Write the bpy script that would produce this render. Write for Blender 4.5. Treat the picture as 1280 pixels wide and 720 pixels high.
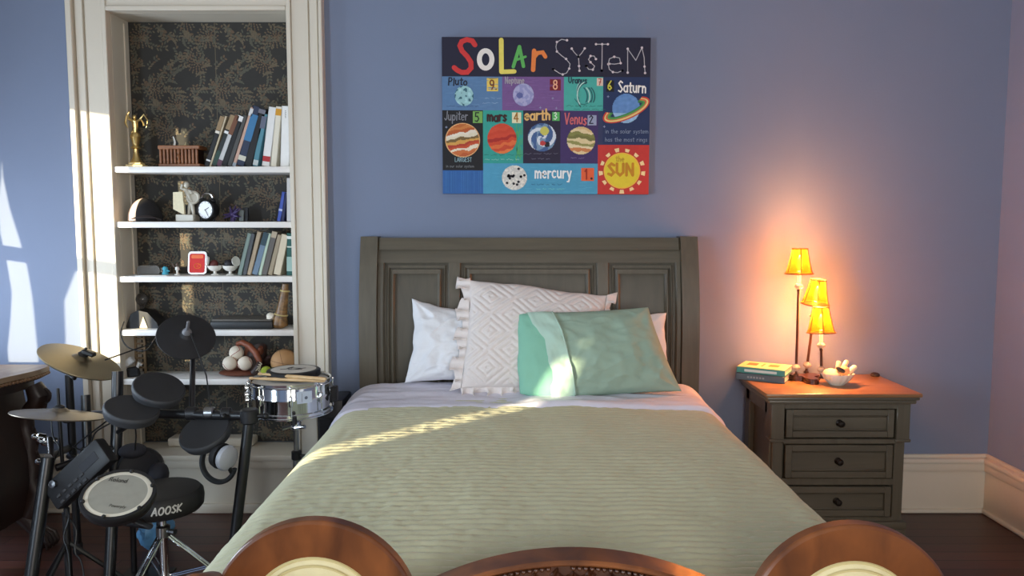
import bpy, bmesh, math, random
from mathutils import Vector, Matrix, noise
for _o in list(bpy.data.objects): bpy.data.objects.remove(_o)
SC = bpy.context.scene
COL = SC.collection
PI = math.pi
V = Vector
R = math.radians
random.seed(7)
# ------------------------------------------------------------------ camera
CAMZ, PITCH, FPX = 1.47, 0.0862, 960.0
cam_d = bpy.data.cameras.new('camera'); cam_d.sensor_width = 36.0; cam_d.lens = 27.0
cam = bpy.data.objects.new('camera', cam_d); COL.objects.link(cam)
cam.location = (0, 0, CAMZ); cam.rotation_euler = (PI/2 - PITCH, 0, 0)
cam_d.clip_start = 0.05; cam_d.clip_end = 60
SC.camera = cam
# ------------------------------------------------------------------ view, world, lights
SC.view_settings.view_transform = 'Standard'
SC.view_settings.look = 'None'
SC.view_settings.gamma = 1.0
SC.view_settings.use_curve_mapping = False
SC.view_settings.exposure = 0.14
SC.cycles.use_denoising = True
SC.cycles.max_bounces = 12
SC.cycles.diffuse_bounces = 6
SC.cycles.sample_clamp_indirect = 6.0
def lin(c):
    o = []
    for v in c:
        v = v/255.0
        o.append(v/12.92 if v <= .04045 else ((v+.055)/1.055)**2.4)
    return o
w = bpy.data.worlds.new('world'); SC.world = w; w.use_nodes = True
bg = w.node_tree.nodes['Background']
bg.inputs[0].default_value = (0.62, 0.76, 1.0, 1); bg.inputs[1].default_value = 1.1
SUN_AZ, SUN_EL = R(46), R(6.0)
def light(name, kind, loc, energy, color, direction=None, **kw):
    d = bpy.data.lights.new(name, kind); d.energy = energy; d.color = color
    for k, v in kw.items(): setattr(d, k, v)
    o = bpy.data.objects.new(name, d); COL.objects.link(o); o.location = loc
    if direction is not None: o.rotation_euler = V(direction).to_track_quat('-Z', 'Y').to_euler()
    return o
light('sun', 'SUN', (-6, -4, 4), 11.5, (1.0, .84, .54),
      (math.sin(SUN_AZ)*math.cos(SUN_EL), math.cos(SUN_AZ)*math.cos(SUN_EL), -math.sin(SUN_EL)), angle=R(.6))
# daylight at the two side windows; the front area light is added fill
light('daylight_side_window', 'AREA', (-3.08, -.1, 1.35), 104, (.68, .84, 1.0), (1, .25, -.16), shape='RECTANGLE', size=1.0, size_y=1.5)
light('daylight_niche_window', 'AREA', (-3.06, 2.86, 1.0), 40, (.72, .85, 1.0), (1, -.05, -.15), shape='RECTANGLE', size=.8, size_y=1.0)
light('added_front_fill', 'AREA', (.55, -1.7, 1.5), 70, (1.0, .92, .82), (-.15, 1, -.05), shape='RECTANGLE', size=1.6, size_y=1.6)  # added fill behind the camera, brightens bed and niche
# ------------------------------------------------------------------ helpers
def at(px, py, Y):
    """point of the place at depth Y, found from where the photograph shows it"""
    u = (px-640)/FPX; v = (360-py)/FPX
    c, s = math.cos(PITCH), math.sin(PITCH)
    t = Y/(c+v*s)
    return V((t*u, Y, CAMZ+t*(-s+v*c)))
def atz(px, py, z):
    u = (px-640)/FPX; v = (360-py)/FPX
    c, s = math.cos(PITCH), math.sin(PITCH)
    t = (z-CAMZ)/(-s+v*c)
    return V((t*u, t*(c+v*s), z))
CAMR = V((1, 0, 0)); CAMU = V((0, math.sin(PITCH), math.cos(PITCH)))
def facing(px, py, Y, ratio, ang):
    """centre and upward normal of a disc that shows as an ellipse (minor/major, long-axis angle)"""
    c = at(px, py, Y); w_ = (V((0, 0, CAMZ))-c).normalized()
    a = R(ang)
    m = CAMR*(-math.sin(a)) + CAMU*math.cos(a)
    m = (m - w_*m.dot(w_)).normalized()
    return c, (w_*ratio + m*math.sqrt(1-ratio*ratio)).normalized()
def frame(n, hint=V((1, 0, 0))):
    n = V(n).normalized()
    x = V(hint) - n*n.dot(V(hint))
    if x.length < 1e-4: x = V((0, 1, 0)) - n*n.y
    x.normalize(); y = n.cross(x)
    return x, y, n
def nz(x, y, z=0.0): return noise.noise(V((x, y, z)))
class MB:
    def __init__(s): s.v = []; s.f = []; s.m = []
    def add(s, vs, fs, m=0):
        o = len(s.v); s.v += [V(p) for p in vs]
        for f in fs: s.f.append([o+i for i in f]); s.m.append(m)
        return s
    def box(s, c, size, bev=0.0, rot=None, m=0, seg=1):
        sx, sy, sz = [d/2 for d in size]; c = V(c)
        b = bmesh.new(); bmesh.ops.create_cube(b, size=1.0)
        for q in b.verts: q.co = V((q.co.x*2*sx, q.co.y*2*sy, q.co.z*2*sz))
        if bev > 0:
            bmesh.ops.bevel(b, geom=b.edges[:], offset=min(bev, .45*min(size)), segments=seg, affect='EDGES', profile=.5)
        b.verts.index_update()
        vs = [(rot @ q.co if rot else q.co.copy())+c for q in b.verts]
        fs = [[q.index for q in f.verts] for f in b.faces]
        b.free(); return s.add(vs, fs, m)
    def bb(s, x0, x1, y0, y1, z0, z1, bev=0.0, m=0, seg=1):
        return s.box(((x0+x1)/2, (y0+y1)/2, (z0+z1)/2), (x1-x0, y1-y0, z1-z0), bev, None, m, seg)
    def tube(s, pts, r, n=10, m=0, caps=True, flat=None):
        pts = [V(p) for p in pts]; k = len(pts)
        rs = r if isinstance(r, (list, tuple)) else [r]*k
        t0 = (pts[1]-pts[0]).normalized(); x, y, _ = frame(t0, V((0, 0, 1)) if abs(t0.z) < .9 else V((1, 0, 0)))
        vs = []
        for i, p in enumerate(pts):
            t = (pts[min(i+1, k-1)]-pts[max(i-1, 0)])
            if t.length < 1e-9: t = t0
            t = t.normalized()
            x = (x - t*x.dot(t)).normalized(); y = t.cross(x)
            for j in range(n):
                a = 2*PI*j/n
                fy = flat if flat else 1.0
                vs.append(p + x*(rs[i]*math.cos(a)) + y*(rs[i]*math.sin(a)*fy))
        fs = [[i*n+j, i*n+(j+1) % n, (i+1)*n+(j+1) % n, (i+1)*n+j] for i in range(k-1) for j in range(n)]
        if caps: fs += [list(range(n))[::-1], [(k-1)*n+j for j in range(n)]]
        return s.add(vs, fs, m)
    def cyl(s, a, b, r0, r1=None, n=16, m=0):
        return s.tube([a, b], [r0, r0 if r1 is None else r1], n, m)
    def lathe(s, prof, o, axis=(0, 0, 1), n=28, m=0, flut=None, hint=V((1, 0, 0)), caps=True):
        x, y, z = frame(axis, hint); o = V(o); vs = []; k = len(prof)
        for (r, h) in prof:
            for j in range(n):
                a = 2*PI*j/n; rr = r*(flut(a) if flut else 1)
                vs.append(o + x*(rr*math.cos(a)) + y*(rr*math.sin(a)) + z*h)
        fs = [[i*n+j, i*n+(j+1) % n, (i+1)*n+(j+1) % n, (i+1)*n+j] for i in range(k-1) for j in range(n)]
        if caps:
            if prof[0][0] > 1e-6: fs.append(list(range(n))[::-1])
            if prof[-1][0] > 1e-6: fs.append([(k-1)*n+j for j in range(n)])
        return s.add(vs, fs, m)
    def ell(s, c, rad, rot=None, nu=16, nv=10, m=0):
        c = V(c); vs = []; fs = []
        for i in range(nv+1):
            th = PI*i/nv
            for j in range(nu):
                a = 2*PI*j/nu
                p = V((rad[0]*math.sin(th)*math.cos(a), rad[1]*math.sin(th)*math.sin(a), rad[2]*math.cos(th)))
                vs.append((rot @ p if rot else p)+c)
        for i in range(nv):
            for j in range(nu): fs.append([i*nu+j, (i+1)*nu+j, (i+1)*nu+(j+1) % nu, i*nu+(j+1) % nu])
        return s.add(vs, fs, m)
    def torus(s, c, axis, Rr, r, n=32, k=8, a0=0, a1=2*PI, m=0, hint=V((1, 0, 0)), sy=1.0):
        x, y, z = frame(axis, hint); c = V(c)
        full = abs(a1-a0-2*PI) < 1e-6
        cnt = n if full else n+1
        vs = []
        for i in range(cnt):
            a = a0+(a1-a0)*i/n; d = x*math.cos(a)+y*(math.sin(a)*sy)
            for j in range(k):
                b = 2*PI*j/k
                vs.append(c + d*(Rr+r*math.cos(b)) + z*(r*math.sin(b)))
        fs = []
        for i in range(n):
            i2 = (i+1) % cnt
            for j in range(k): fs.append([i*k+j, i2*k+j, i2*k+(j+1) % k, i*k+(j+1) % k])
        if not full: fs += [list(range(k))[::-1], [n*k+j for j in range(k)]]
        return s.add(vs, fs, m)
    def prism(s, poly, o, ex, ey, ez, d, m=0):
        o, ex, ey, ez = V(o), V(ex), V(ey), V(ez); n = len(poly)
        vs = [o+ex*a+ey*b for a, b in poly]+[o+ex*a+ey*b+ez*d for a, b in poly]
        fs = [list(range(n))[::-1], [n+i for i in range(n)]]+[[i, (i+1) % n, n+(i+1) % n, n+i] for i in range(n)]
        return s.add(vs, fs, m)
    def grid(s, fn, nu, nv, m=0):
        vs = [fn(i/nu, j/nv) for j in range(nv+1) for i in range(nu+1)]
        fs = [[j*(nu+1)+i, j*(nu+1)+i+1, (j+1)*(nu+1)+i+1, (j+1)*(nu+1)+i] for j in range(nv) for i in range(nu)]
        return s.add(vs, fs, m)
    def build(s, name, mats, parent=None, sharp=38, merge=0.0, origin=None, solid=0.0):
        if not isinstance(mats, (list, tuple)): mats = [mats]
        vs = s.v
        if parent is not None: o = V(parent.matrix_world.translation) if parent.parent is None else V(parent['wloc'])
        elif origin is not None: o = V(origin)
        else:
            xs = [p.x for p in vs]; ys = [p.y for p in vs]
            o = V(((min(xs)+max(xs))/2, (min(ys)+max(ys))/2, min(p.z for p in vs)))
        if parent is not None and parent.parent is None: o = V(parent['wloc'])
        me = bpy.data.meshes.new(name)
        me.from_pydata([tuple(p-o) for p in vs], [], s.f)
        for mt in mats: me.materials.append(mt)
        me.polygons.foreach_set('material_index', s.m)
        b = bmesh.new(); b.from_mesh(me)
        if merge > 0: bmesh.ops.remove_doubles(b, verts=b.verts[:], dist=merge)
        bmesh.ops.recalc_face_normals(b, faces=b.faces[:])
        th = R(sharp)
        for e in b.edges:
            if len(e.link_faces) == 2: e.smooth = e.calc_face_angle(0) < th
            else: e.smooth = False
        for f in b.faces: f.smooth = True
        b.to_mesh(me); b.free()
        ob = bpy.data.objects.new(name, me); COL.objects.link(ob)
        if parent is not None: ob.parent = parent; ob['wloc'] = list(o)
        else: ob.location = o; ob['wloc'] = list(o)
        if solid:
            md = ob.modifiers.new('solid', 'SOLIDIFY'); md.thickness = solid; md.offset = 0
        return ob
def tag(o, label, cat, group=None, kind=None):
    o['label'] = label; o['category'] = cat
    if group: o['group'] = group
    if kind: o['kind'] = kind
    return o
def thing(name, loc, label, cat, group=None):
    o = bpy.data.objects.new(name, None); COL.objects.link(o); o.location = loc; o['wloc'] = list(V(loc))
    o.empty_display_size = .1
    return tag(o, label, cat, group)
def struct(mb, name, mats, **kw):
    o = mb.build(name, mats, **kw); o['kind'] = 'structure'; return o
# ------------------------------------------------------------------ materials
MC = {}
def mat(name, rgb, rough=.6, metal=0.0, var=0.0, scale=20, bump=0.0, bscale=200, spec=.5, coat=0.0, sheen=0.0, trans=0.0, emit=None, estr=0.0, alpha=1.0, bdist=.004):
    if name in MC: return MC[name]
    m = bpy.data.materials.new(name); m.use_nodes = True; nt = m.node_tree; N = nt.nodes; L = nt.links
    p = N['Principled BSDF']; c = lin(rgb)
    p.inputs['Base Color'].default_value = (*c, 1); p.inputs['Roughness'].default_value = rough
    p.inputs['Metallic'].default_value = metal; p.inputs['Specular IOR Level'].default_value = spec
    if coat: p.inputs['Coat Weight'].default_value = coat; p.inputs['Coat Roughness'].default_value = .15
    if sheen: p.inputs['Sheen Weight'].default_value = sheen
    if trans: p.inputs['Transmission Weight'].default_value = trans
    if emit: p.inputs['Emission Color'].default_value = (*lin(emit), 1); p.inputs['Emission Strength'].default_value = estr
    tc = N.new('ShaderNodeTexCoord')
    nn = N.new('ShaderNodeTexNoise'); nn.inputs['Scale'].default_value = scale; nn.inputs['Detail'].default_value = 4
    L.new(tc.outputs['Object'], nn.inputs['Vector'])
    mx = N.new('ShaderNodeMix'); mx.data_type = 'RGBA'
    v = max(var, .03)
    mx.inputs[6].default_value = (*[min(1, x*(1-v)) for x in c], 1); mx.inputs[7].default_value = (*[min(1, x*(1+v)) for x in c], 1)
    L.new(nn.outputs['Fac'], mx.inputs[0]); L.new(mx.outputs[2], p.inputs['Base Color'])
    if bump:
        b = N.new('ShaderNodeBump'); b.inputs['Strength'].default_value = bump; b.inputs['Distance'].default_value = bdist
        n2 = N.new('ShaderNodeTexNoise'); n2.inputs['Scale'].default_value = bscale; n2.inputs['Detail'].default_value = 3
        L.new(tc.outputs['Object'], n2.inputs['Vector']); L.new(n2.outputs['Fac'], b.inputs['Height']); L.new(b.outputs['Normal'], p.inputs['Normal'])
    MC[name] = m; return m
def wood(name, dark, light_, scale=(1.5, 18, 18), rough=.35, coat=.2, bands=3.0):
    if name in MC: return MC[name]
    m = bpy.data.materials.new(name); m.use_nodes = True; nt = m.node_tree; N = nt.nodes; L = nt.links
    p = N['Principled BSDF']; p.inputs['Roughness'].default_value = rough
    p.inputs['Coat Weight'].default_value = coat; p.inputs['Coat Roughness'].default_value = .2
    tc = N.new('ShaderNodeTexCoord'); mp = N.new('ShaderNodeMapping'); mp.inputs['Scale'].default_value = scale
    L.new(tc.outputs['Object'], mp.inputs['Vector'])
    n1 = N.new('ShaderNodeTexNoise'); n1.inputs['Scale'].default_value = bands; n1.inputs['Detail'].default_value = 8; n1.inputs['Distortion'].default_value = .6
    L.new(mp.outputs[0], n1.inputs['Vector'])
    cr = N.new('ShaderNodeValToRGB'); cr.color_ramp.elements[0].position = .3; cr.color_ramp.elements[1].position = .72
    cr.color_ramp.elements[0].color = (*lin(dark), 1); cr.color_ramp.elements[1].color = (*lin(light_), 1)
    L.new(n1.outputs['Fac'], cr.inputs[0]); L.new(cr.outputs[0], p.inputs['Base Color'])
    MC[name] = m; return m
def floor_mat():
    m = bpy.data.materials.new('dark_plank_floor'); m.use_nodes = True; nt = m.node_tree; N = nt.nodes; L = nt.links
    p = N['Principled BSDF']; p.inputs['Roughness'].default_value = .38
    tc = N.new('ShaderNodeTexCoord')
    br = N.new('ShaderNodeTexBrick'); br.inputs['Scale'].default_value = 1.0; br.inputs['Brick Width'].default_value = 1.7; br.inputs['Row Height'].default_value = .085
    br.inputs['Mortar Size'].default_value = .003; br.inputs['Color1'].default_value = (*lin((112, 70, 60)), 1); br.inputs['Color2'].default_value = (*lin((86, 54, 46)), 1)
    br.inputs['Mortar'].default_value = (*lin((40, 24, 20)), 1); br.offset = .37
    L.new(tc.outputs['Object'], br.inputs['Vector'])
    mp = N.new('ShaderNodeMapping'); mp.inputs['Scale'].default_value = (2, 40, 1); L.new(tc.outputs['Object'], mp.inputs['Vector'])
    n1 = N.new('ShaderNodeTexNoise'); n1.inputs['Scale'].default_value = 3; n1.inputs['Detail'].default_value = 6; L.new(mp.outputs[0], n1.inputs['Vector'])
    mx = N.new('ShaderNodeMix'); mx.data_type = 'RGBA'; mx.blend_type = 'MULTIPLY'; mx.inputs[0].default_value = .6
    L.new(br.outputs['Color'], mx.inputs[6]); L.new(n1.outputs['Color'], mx.inputs[7]); L.new(mx.outputs[2], p.inputs['Base Color'])
    b = N.new('ShaderNodeBump'); b.inputs['Strength'].default_value = .25; b.inputs['Distance'].default_value = .003
    L.new(br.outputs['Fac'], b.inputs['Height']); b.invert = True; L.new(b.outputs['Normal'], p.inputs['Normal'])
    return m
def glass_mat():
    m = bpy.data.materials.new('window_glass'); m.use_nodes = True; nt = m.node_tree; N = nt.nodes; L = nt.links
    N.remove(N['Principled BSDF']); o = N['Material Output']
    t = N.new('ShaderNodeBsdfTransparent'); g = N.new('ShaderNodeBsdfGlossy'); g.inputs['Roughness'].default_value = .02
    mx = N.new('ShaderNodeMixShader'); mx.inputs[0].default_value = .05
    L.new(t.outputs[0], mx.inputs[1]); L.new(g.outputs[0], mx.inputs[2]); L.new(mx.outputs[0], o.inputs[0])
    return m
def translucent_mat(name, rgb, tr=.6, sheer=.34):
    m = bpy.data.materials.new(name); m.use_nodes = True; nt = m.node_tree; N = nt.nodes; L = nt.links
    N.remove(N['Principled BSDF']); o = N['Material Output']; c = lin(rgb)
    d = N.new('ShaderNodeBsdfDiffuse'); d.inputs[0].default_value = (*c, 1)
    t = N.new('ShaderNodeBsdfTranslucent'); t.inputs[0].default_value = (*c, 1)
    mx = N.new('ShaderNodeMixShader'); mx.inputs[0].default_value = tr
    tc = N.new('ShaderNodeTexCoord'); n1 = N.new('ShaderNodeTexNoise'); n1.inputs['Scale'].default_value = 60
    b = N.new('ShaderNodeBump'); b.inputs['Strength'].default_value = .1; L.new(tc.outputs['Object'], n1.inputs['Vector']); L.new(n1.outputs['Fac'], b.inputs['Height']); L.new(b.outputs['Normal'], d.inputs['Normal'])
    L.new(d.outputs[0], mx.inputs[1]); L.new(t.outputs[0], mx.inputs[2])
    tp = N.new('ShaderNodeBsdfTransparent'); tp.inputs[0].default_value = (1.0, .74, .36, 1)      # sheer weave
    m2 = N.new('ShaderNodeMixShader'); m2.inputs[0].default_value = sheer
    L.new(mx.outputs[0], m2.inputs[1]); L.new(tp.outputs[0], m2.inputs[2]); L.new(m2.outputs[0], o.inputs[0])
    return m
WALL = mat('blue_wall_paint', (119, 131, 156), .75, var=.04, scale=3, bump=.12, bscale=120)
WHITE = mat('white_trim_paint', (214, 206, 190), .45, var=.03, scale=6, bump=.05, bscale=40)
CEIL = mat('ceiling_paint', (196, 192, 184), .8, var=.02, scale=2)
SHELFW = mat('white_shelf_paint', (236, 234, 230), .4, var=.03, scale=8)
PAPER_D = mat('wallpaper_ground', (48, 47, 44), .8, var=.15, scale=30)
PAPER_L = [mat('wallpaper_tan_leaf', (99, 89, 71), .75, var=.15), mat('wallpaper_olive_leaf', (82, 81, 69), .75, var=.15), mat('wallpaper_bloom', (98, 80, 62), .75, var=.15)]
FLOOR = floor_mat()
BLACK = mat('black_plastic', (24, 24, 26), .45, var=.1)
RUBBER = mat('black_rubber', (27, 27, 30), .7, var=.12, scale=60, bump=.1, bscale=300)
BLKMETAL = mat('black_tube_metal', (20, 20, 22), .35, spec=.6)
CHROME = mat('chrome', (225, 228, 230), .12, metal=1.0)
DULLMETAL = mat('dull_steel', (150, 150, 150), .3, metal=1.0)
GREYWOOD = wood('taupe_painted_wood', (80, 74, 61), (93, 86, 71), (14, 14, 1.2), .42, .1, 2.5)
GREYWOOD_H = wood('taupe_painted_wood_rail', (80, 74, 61), (93, 86, 71), (1.2, 14, 14), .42, .1, 2.5)
GREYPANEL = wood('taupe_painted_panel', (74, 69, 57), (85, 79, 65), (14, 14, 1.2), .45, .1, 2.5)
NTOP = wood('honey_table_top', (128, 90, 56), (146, 106, 68), (1.2, 12, 12), .35, .2)
CARVED = wood('dark_carved_wood', (28, 16, 13), (44, 26, 20), (6, 6, 3), .5, .1)
SETWOOD = wood('red_brown_polished_wood', (80, 42, 18), (132, 76, 36), (5, 5, 2.2), .38, .15, 2.2)
SETCARVE = wood('carved_walnut', (54, 28, 15), (84, 46, 24), (6, 6, 6), .35, .3)
CREAM = mat('cream_damask', (214, 204, 160), .7, var=.1, scale=40, bump=.25, bscale=160, sheen=.2)
QUILT = mat('sage_quilt', (188, 186, 155), .85, var=.06, scale=25, bump=.3, bscale=170, sheen=.15)
SHEET = mat('white_sheet', (220, 218, 230), .8, var=.02, bump=.4, bscale=14, bdist=.012)
PILLOWW = mat('white_pillow_cotton', (226, 228, 232), .8, var=.02, bump=.55, bscale=11, bdist=.02)
BOHO = mat('woven_white_cotton', (222, 214, 210), .9, var=.04, scale=80, bump=.3, bscale=260)
MINT = mat('mint_cotton', (148, 172, 154), .75, var=.03, bump=.5, bscale=9, bdist=.02)
MINTD = mat('bright_mint_cotton', (130, 188, 164), .75, var=.03, bump=.3, bscale=9, bdist=.015)
GOLD = mat('gold_metal', (232, 204, 138), .3, metal=1.0)
GLARECYM = mat('sun_glare_cymbal', (150, 138, 112), .42, metal=1.0)  # black rubber cymbal; sun glare is put into its beige colour
PAGES = mat('book_pages', (226, 214, 190), .8, var=.05, scale=120)
OFFW = mat('off_white_plastic', (226, 224, 216), .5)
CERAMIC = mat('white_ceramic', (232, 226, 210), .25, var=.03, coat=.3)
GLASSCLR = mat('clear_glass', (245, 245, 240), .05, trans=.9)
def paint(rgb, rough=.6, var=.06):
    n = 'painted_%d_%d_%d' % tuple(rgb)
    return mat(n, rgb, rough, var=var, scale=50)
# ================================================================== THE ROOM
XL, XR, YB, YF, ZC = -3.2, 2.406, 3.80, -1.8, 3.1
NX0, NX1, NZ0, NZ1, NYB = -1.94, -1.08, .31, 2.474, 3.98     # niche opening
struct(MB().bb(XL-.2, XR+.2, YF-.2, 4.3, -.1, 0), 'floor', FLOOR, origin=(0, 0, 0))
struct(MB().bb(XL-.2, XR+.2, YF-.2, 4.3, ZC, ZC+.1), 'ceiling', CEIL)
mb = MB()
mb.bb(XL-.2, NX0-.011, YB, 4.25, 0, ZC); mb.bb(NX1+.011, XR+.2, YB, 4.25, 0, ZC)
mb.bb(NX0-.011, NX1+.011, YB, 4.25, NZ1+.011, ZC); mb.bb(NX0-.011, NX1+.011, YB, 4.25, 0, NZ0-.04); mb.bb(NX0-.011, NX1+.011, NYB+.014, 4.25, NZ0-.04, NZ1+.011)
struct(mb, 'wall_back', WALL, origin=(0, YB, 0))
struct(MB().bb(XR, XR+.2, YF, YB, 0, ZC), 'wall_right', WALL, origin=(XR, 0, 0))
# unseen walls: left windows let in sun and daylight, front window is added
WA = (2.42, 3.34, .62, 2.22); WB = (-.62, .42, .62, 2.42)
mb = MB()
for (a, b) in ((YF, WB[0]), (WB[1], WA[0]), (WA[1], YB)): mb.bb(XL-.06, XL, a, b, 0, ZC)
for wn in (WA, WB): mb.bb(XL-.06, XL, wn[0], wn[1], 0, wn[2]); mb.bb(XL-.06, XL, wn[0], wn[1], wn[3], ZC)
struct(mb, 'wall_left', WALL, origin=(XL, 0, 0))
FW = (-.3, 1.4, .8, 2.5)  # unseen window opening, added to go with the front fill light
mb = MB(); mb.bb(XL-.2, FW[0], YF-.2, YF, 0, ZC); mb.bb(FW[1], XR+.2, YF-.2, YF, 0, ZC); mb.bb(FW[0], FW[1], YF-.2, YF, 0, FW[2]); mb.bb(FW[0], FW[1], YF-.2, YF, FW[3], ZC)
struct(mb, 'wall_front', WALL, origin=(0, YF, 0))
GL = glass_mat()
def window_left(n, wn):
    mb = MB(); y0, y1, z0, z1 = wn
    mb.bb(XL-.05, XL-.01, y0, y0+.03, z0, z1); mb.bb(XL-.05, XL-.01, y1-.03, y1, z0, z1)
    mb.bb(XL-.05, XL-.01, y0, y1, z0, z0+.05); mb.bb(XL-.05, XL-.01, y0, y1, z1-.05, z1)
    mb.bb(XL-.055, XL-.008, y0, y1, 1.39, 1.455)
    f = struct(mb, n, WHITE)
    MB().bb(XL-.032, XL-.029, y0+.02, y1-.02, z0+.03, z1-.03).build('pane', GL, f)
window_left('window_1', WA); window_left('window_2', WB)
mb = MB()
for a, b, c, d in ((FW[0], FW[0]+.05, FW[2], FW[3]), (FW[1]-.05, FW[1], FW[2], FW[3]), (FW[0], FW[1], FW[2], FW[2]+.05), (FW[0], FW[1], FW[3]-.05, FW[3]), (FW[0], FW[1], 1.72, 1.78)):
    mb.bb(a, b, YF-.12, YF-.06, c, d)
f = struct(mb, 'added_window_3', WHITE); MB().bb(FW[0]+.03, FW[1]-.03, YF-.093, YF-.087, FW[2]+.03, FW[3]-.03).build('pane', GL, f)
# unseen drapes in the side windows, edges shaped to cut the sun into patches
DRAPE = mat('heavy_linen_drape', (180, 176, 172), .9, var=.05, scale=30)
def drape(edge0, edge1, z0, z1, label):
    def fn(a, b):
        z = z0+(z1-z0)*b; ya, yb = edge0(z), edge1(z); y = ya+(yb-ya)*a
        return V((XL+.035+.018*math.sin(a*PI*2*7+math.sin(z*2)), y, z))
    o = MB().grid(fn, 84, 14).build('drape', DRAPE, solid=.006); tag(o, label, 'curtain')
def slope(pts):
    def f(z):
        for (za, ya), (zb, yb) in zip(pts, pts[1:]):
            if z <= zb: return ya+(yb-ya)*max(0, (z-za)/(zb-za))
        return pts[-1][1]
    return f
drape(slope([(.4, 2.93), (1.30, 2.91), (1.45, 2.76), (2.5, 2.75)]), slope([(.4, 3.00), (1.2, 3.03), (1.36, 3.05), (1.72, 3.14), (2.5, 3.15)]), .5, 2.5, 'linen drape tied back in the window near the niche')
drape(lambda z: 3.18+.02*math.sin(z*9), lambda z: 3.44, .5, 2.5, 'linen drape hanging at the corner side of the niche window')
drape(lambda z: -.72, slope([(.4, .06), (1.0, .06), (1.15, .05), (1.25, -.06), (1.5, -.10), (2.5, -.08)]), .5, 2.5, 'linen drape on the far half of the bed-side window')
drape(slope([(.4, .20), (1.0, .20), (1.15, .185), (1.25, .07), (1.36, .03), (1.44, -.11), (2.5, -.11)]), lambda z: .52, .5, 2.5, 'linen drape on the niche half of the bed-side window')
# niche lining, wallpaper, casing
mb = MB()
mb.bb(NX0-.012, NX0, 3.8105, NYB+.012, NZ0, NZ1); mb.bb(NX1, NX1+.012, 3.8105, NYB+.012, NZ0, NZ1); mb.bb(NX0-.012, NX1+.012, 3.8105, NYB+.012, NZ1, NZ1+.012)
mb.bb(NX0, NX0+.006, 3.93, 3.945, NZ0, NZ1-.02)
struct(mb, 'wall_niche', WHITE)
def wallpaper():
    mb = MB(); y = NYB
    mb.bb(NX0, NX1, y, y+.011, NZ0+.001, NZ1-.0005)
    rnd = random.Random(3)
    def leaf(cx, cz, ang, L, W, m):
        if not (NX0+.008 < cx < NX1-.008 and NZ0+.008 < cz < NZ1-.008): return
        ca, sa = math.cos(ang), math.sin(ang); pts = []; yl = y-.0003-.0009*rnd.random()
        for (a, b) in ((-.5, 0), (-.2, .42), (.15, .45), (.5, 0), (.15, -.45), (-.2, -.42)):
            px, pz = a*L, b*W; pts.append((cx+px*ca-pz*sa, yl, cz+px*sa+pz*ca))
        mb.add(pts, [[0, 1, 2, 3, 4, 5]], m)
    per = .34
    def branch(x, z, ang, cv, n, gap, L, W, out):
        for i in range(n):
            ang += cv*gap; x += gap*math.cos(ang); z += gap*math.sin(ang)
            for sd in (-1, 1):
                if rnd.random() < .85: out.append((x+L*.5*math.cos(ang+sd*.9), z+L*.5*math.sin(ang+sd*.9), ang+sd*rnd.uniform(.5, 1.0), L*rnd.uniform(.7, 1.15), W*rnd.uniform(.8, 1.2), rnd.choice((1, 1, 2, 2, 3))))
    spr = []
    for k in range(3):                     # round blooms of many petals
        loc = []; mx, mz = (.06+.115*k) % per, (.05+.21*k) % per
        for ring, (rr, n) in enumerate(((.006, 4), (.017, 8), (.029, 12), (.041, 15), (.052, 17))):
            for i in range(n):
                a = 2*PI*i/n+ring*.4; loc.append((rr*math.cos(a), rr*math.sin(a), a+rnd.uniform(-.4, .4), .0135, .008, 3 if rnd.random() < .7 else 1))
        spr.append((mx, mz, loc))
    for k in range(32):                    # wandering leaf sprays
        loc = []; branch(0, 0, rnd.uniform(0, 6.3), rnd.uniform(-14, 14), rnd.randint(5, 8), .0145, .021, .0105, loc); spr.append((rnd.uniform(0, per), rnd.uniform(0, per), loc))
    for k in range(12):                    # long curling leaves
        loc = []; ang = rnd.uniform(0, 6.3); x = z = 0; cv = rnd.choice((-.2, .2))
        for i in range(6):
            a = ang+i*cv; x += .010*math.cos(a); z += .010*math.sin(a); loc.append((x, z, a, .016, .018*math.sin((i+.6)/6.4*PI), 2 if k % 2 else 1))
        spr.append((rnd.uniform(0, per), rnd.uniform(0, per), loc))
    for ix in range(-1, 4):
        for iz in range(-1, 8):
            for (mx, mz, loc) in spr:
                ox = NX0+ix*per+mx+(per/2 if iz % 2 else 0); oz = NZ0+iz*per+mz
                for (lx, lz, a, L, W, m) in loc: leaf(ox+lx, oz+lz, a, L, W, m)
    mb.bb(-1.505, -1.502, y-.001, y, NZ0, NZ1, m=1)        # paper seam
    o = mb.build('wall_niche_paper', [PAPER_D]+PAPER_L, sharp=0); o['kind'] = 'structure'
wallpaper()
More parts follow.
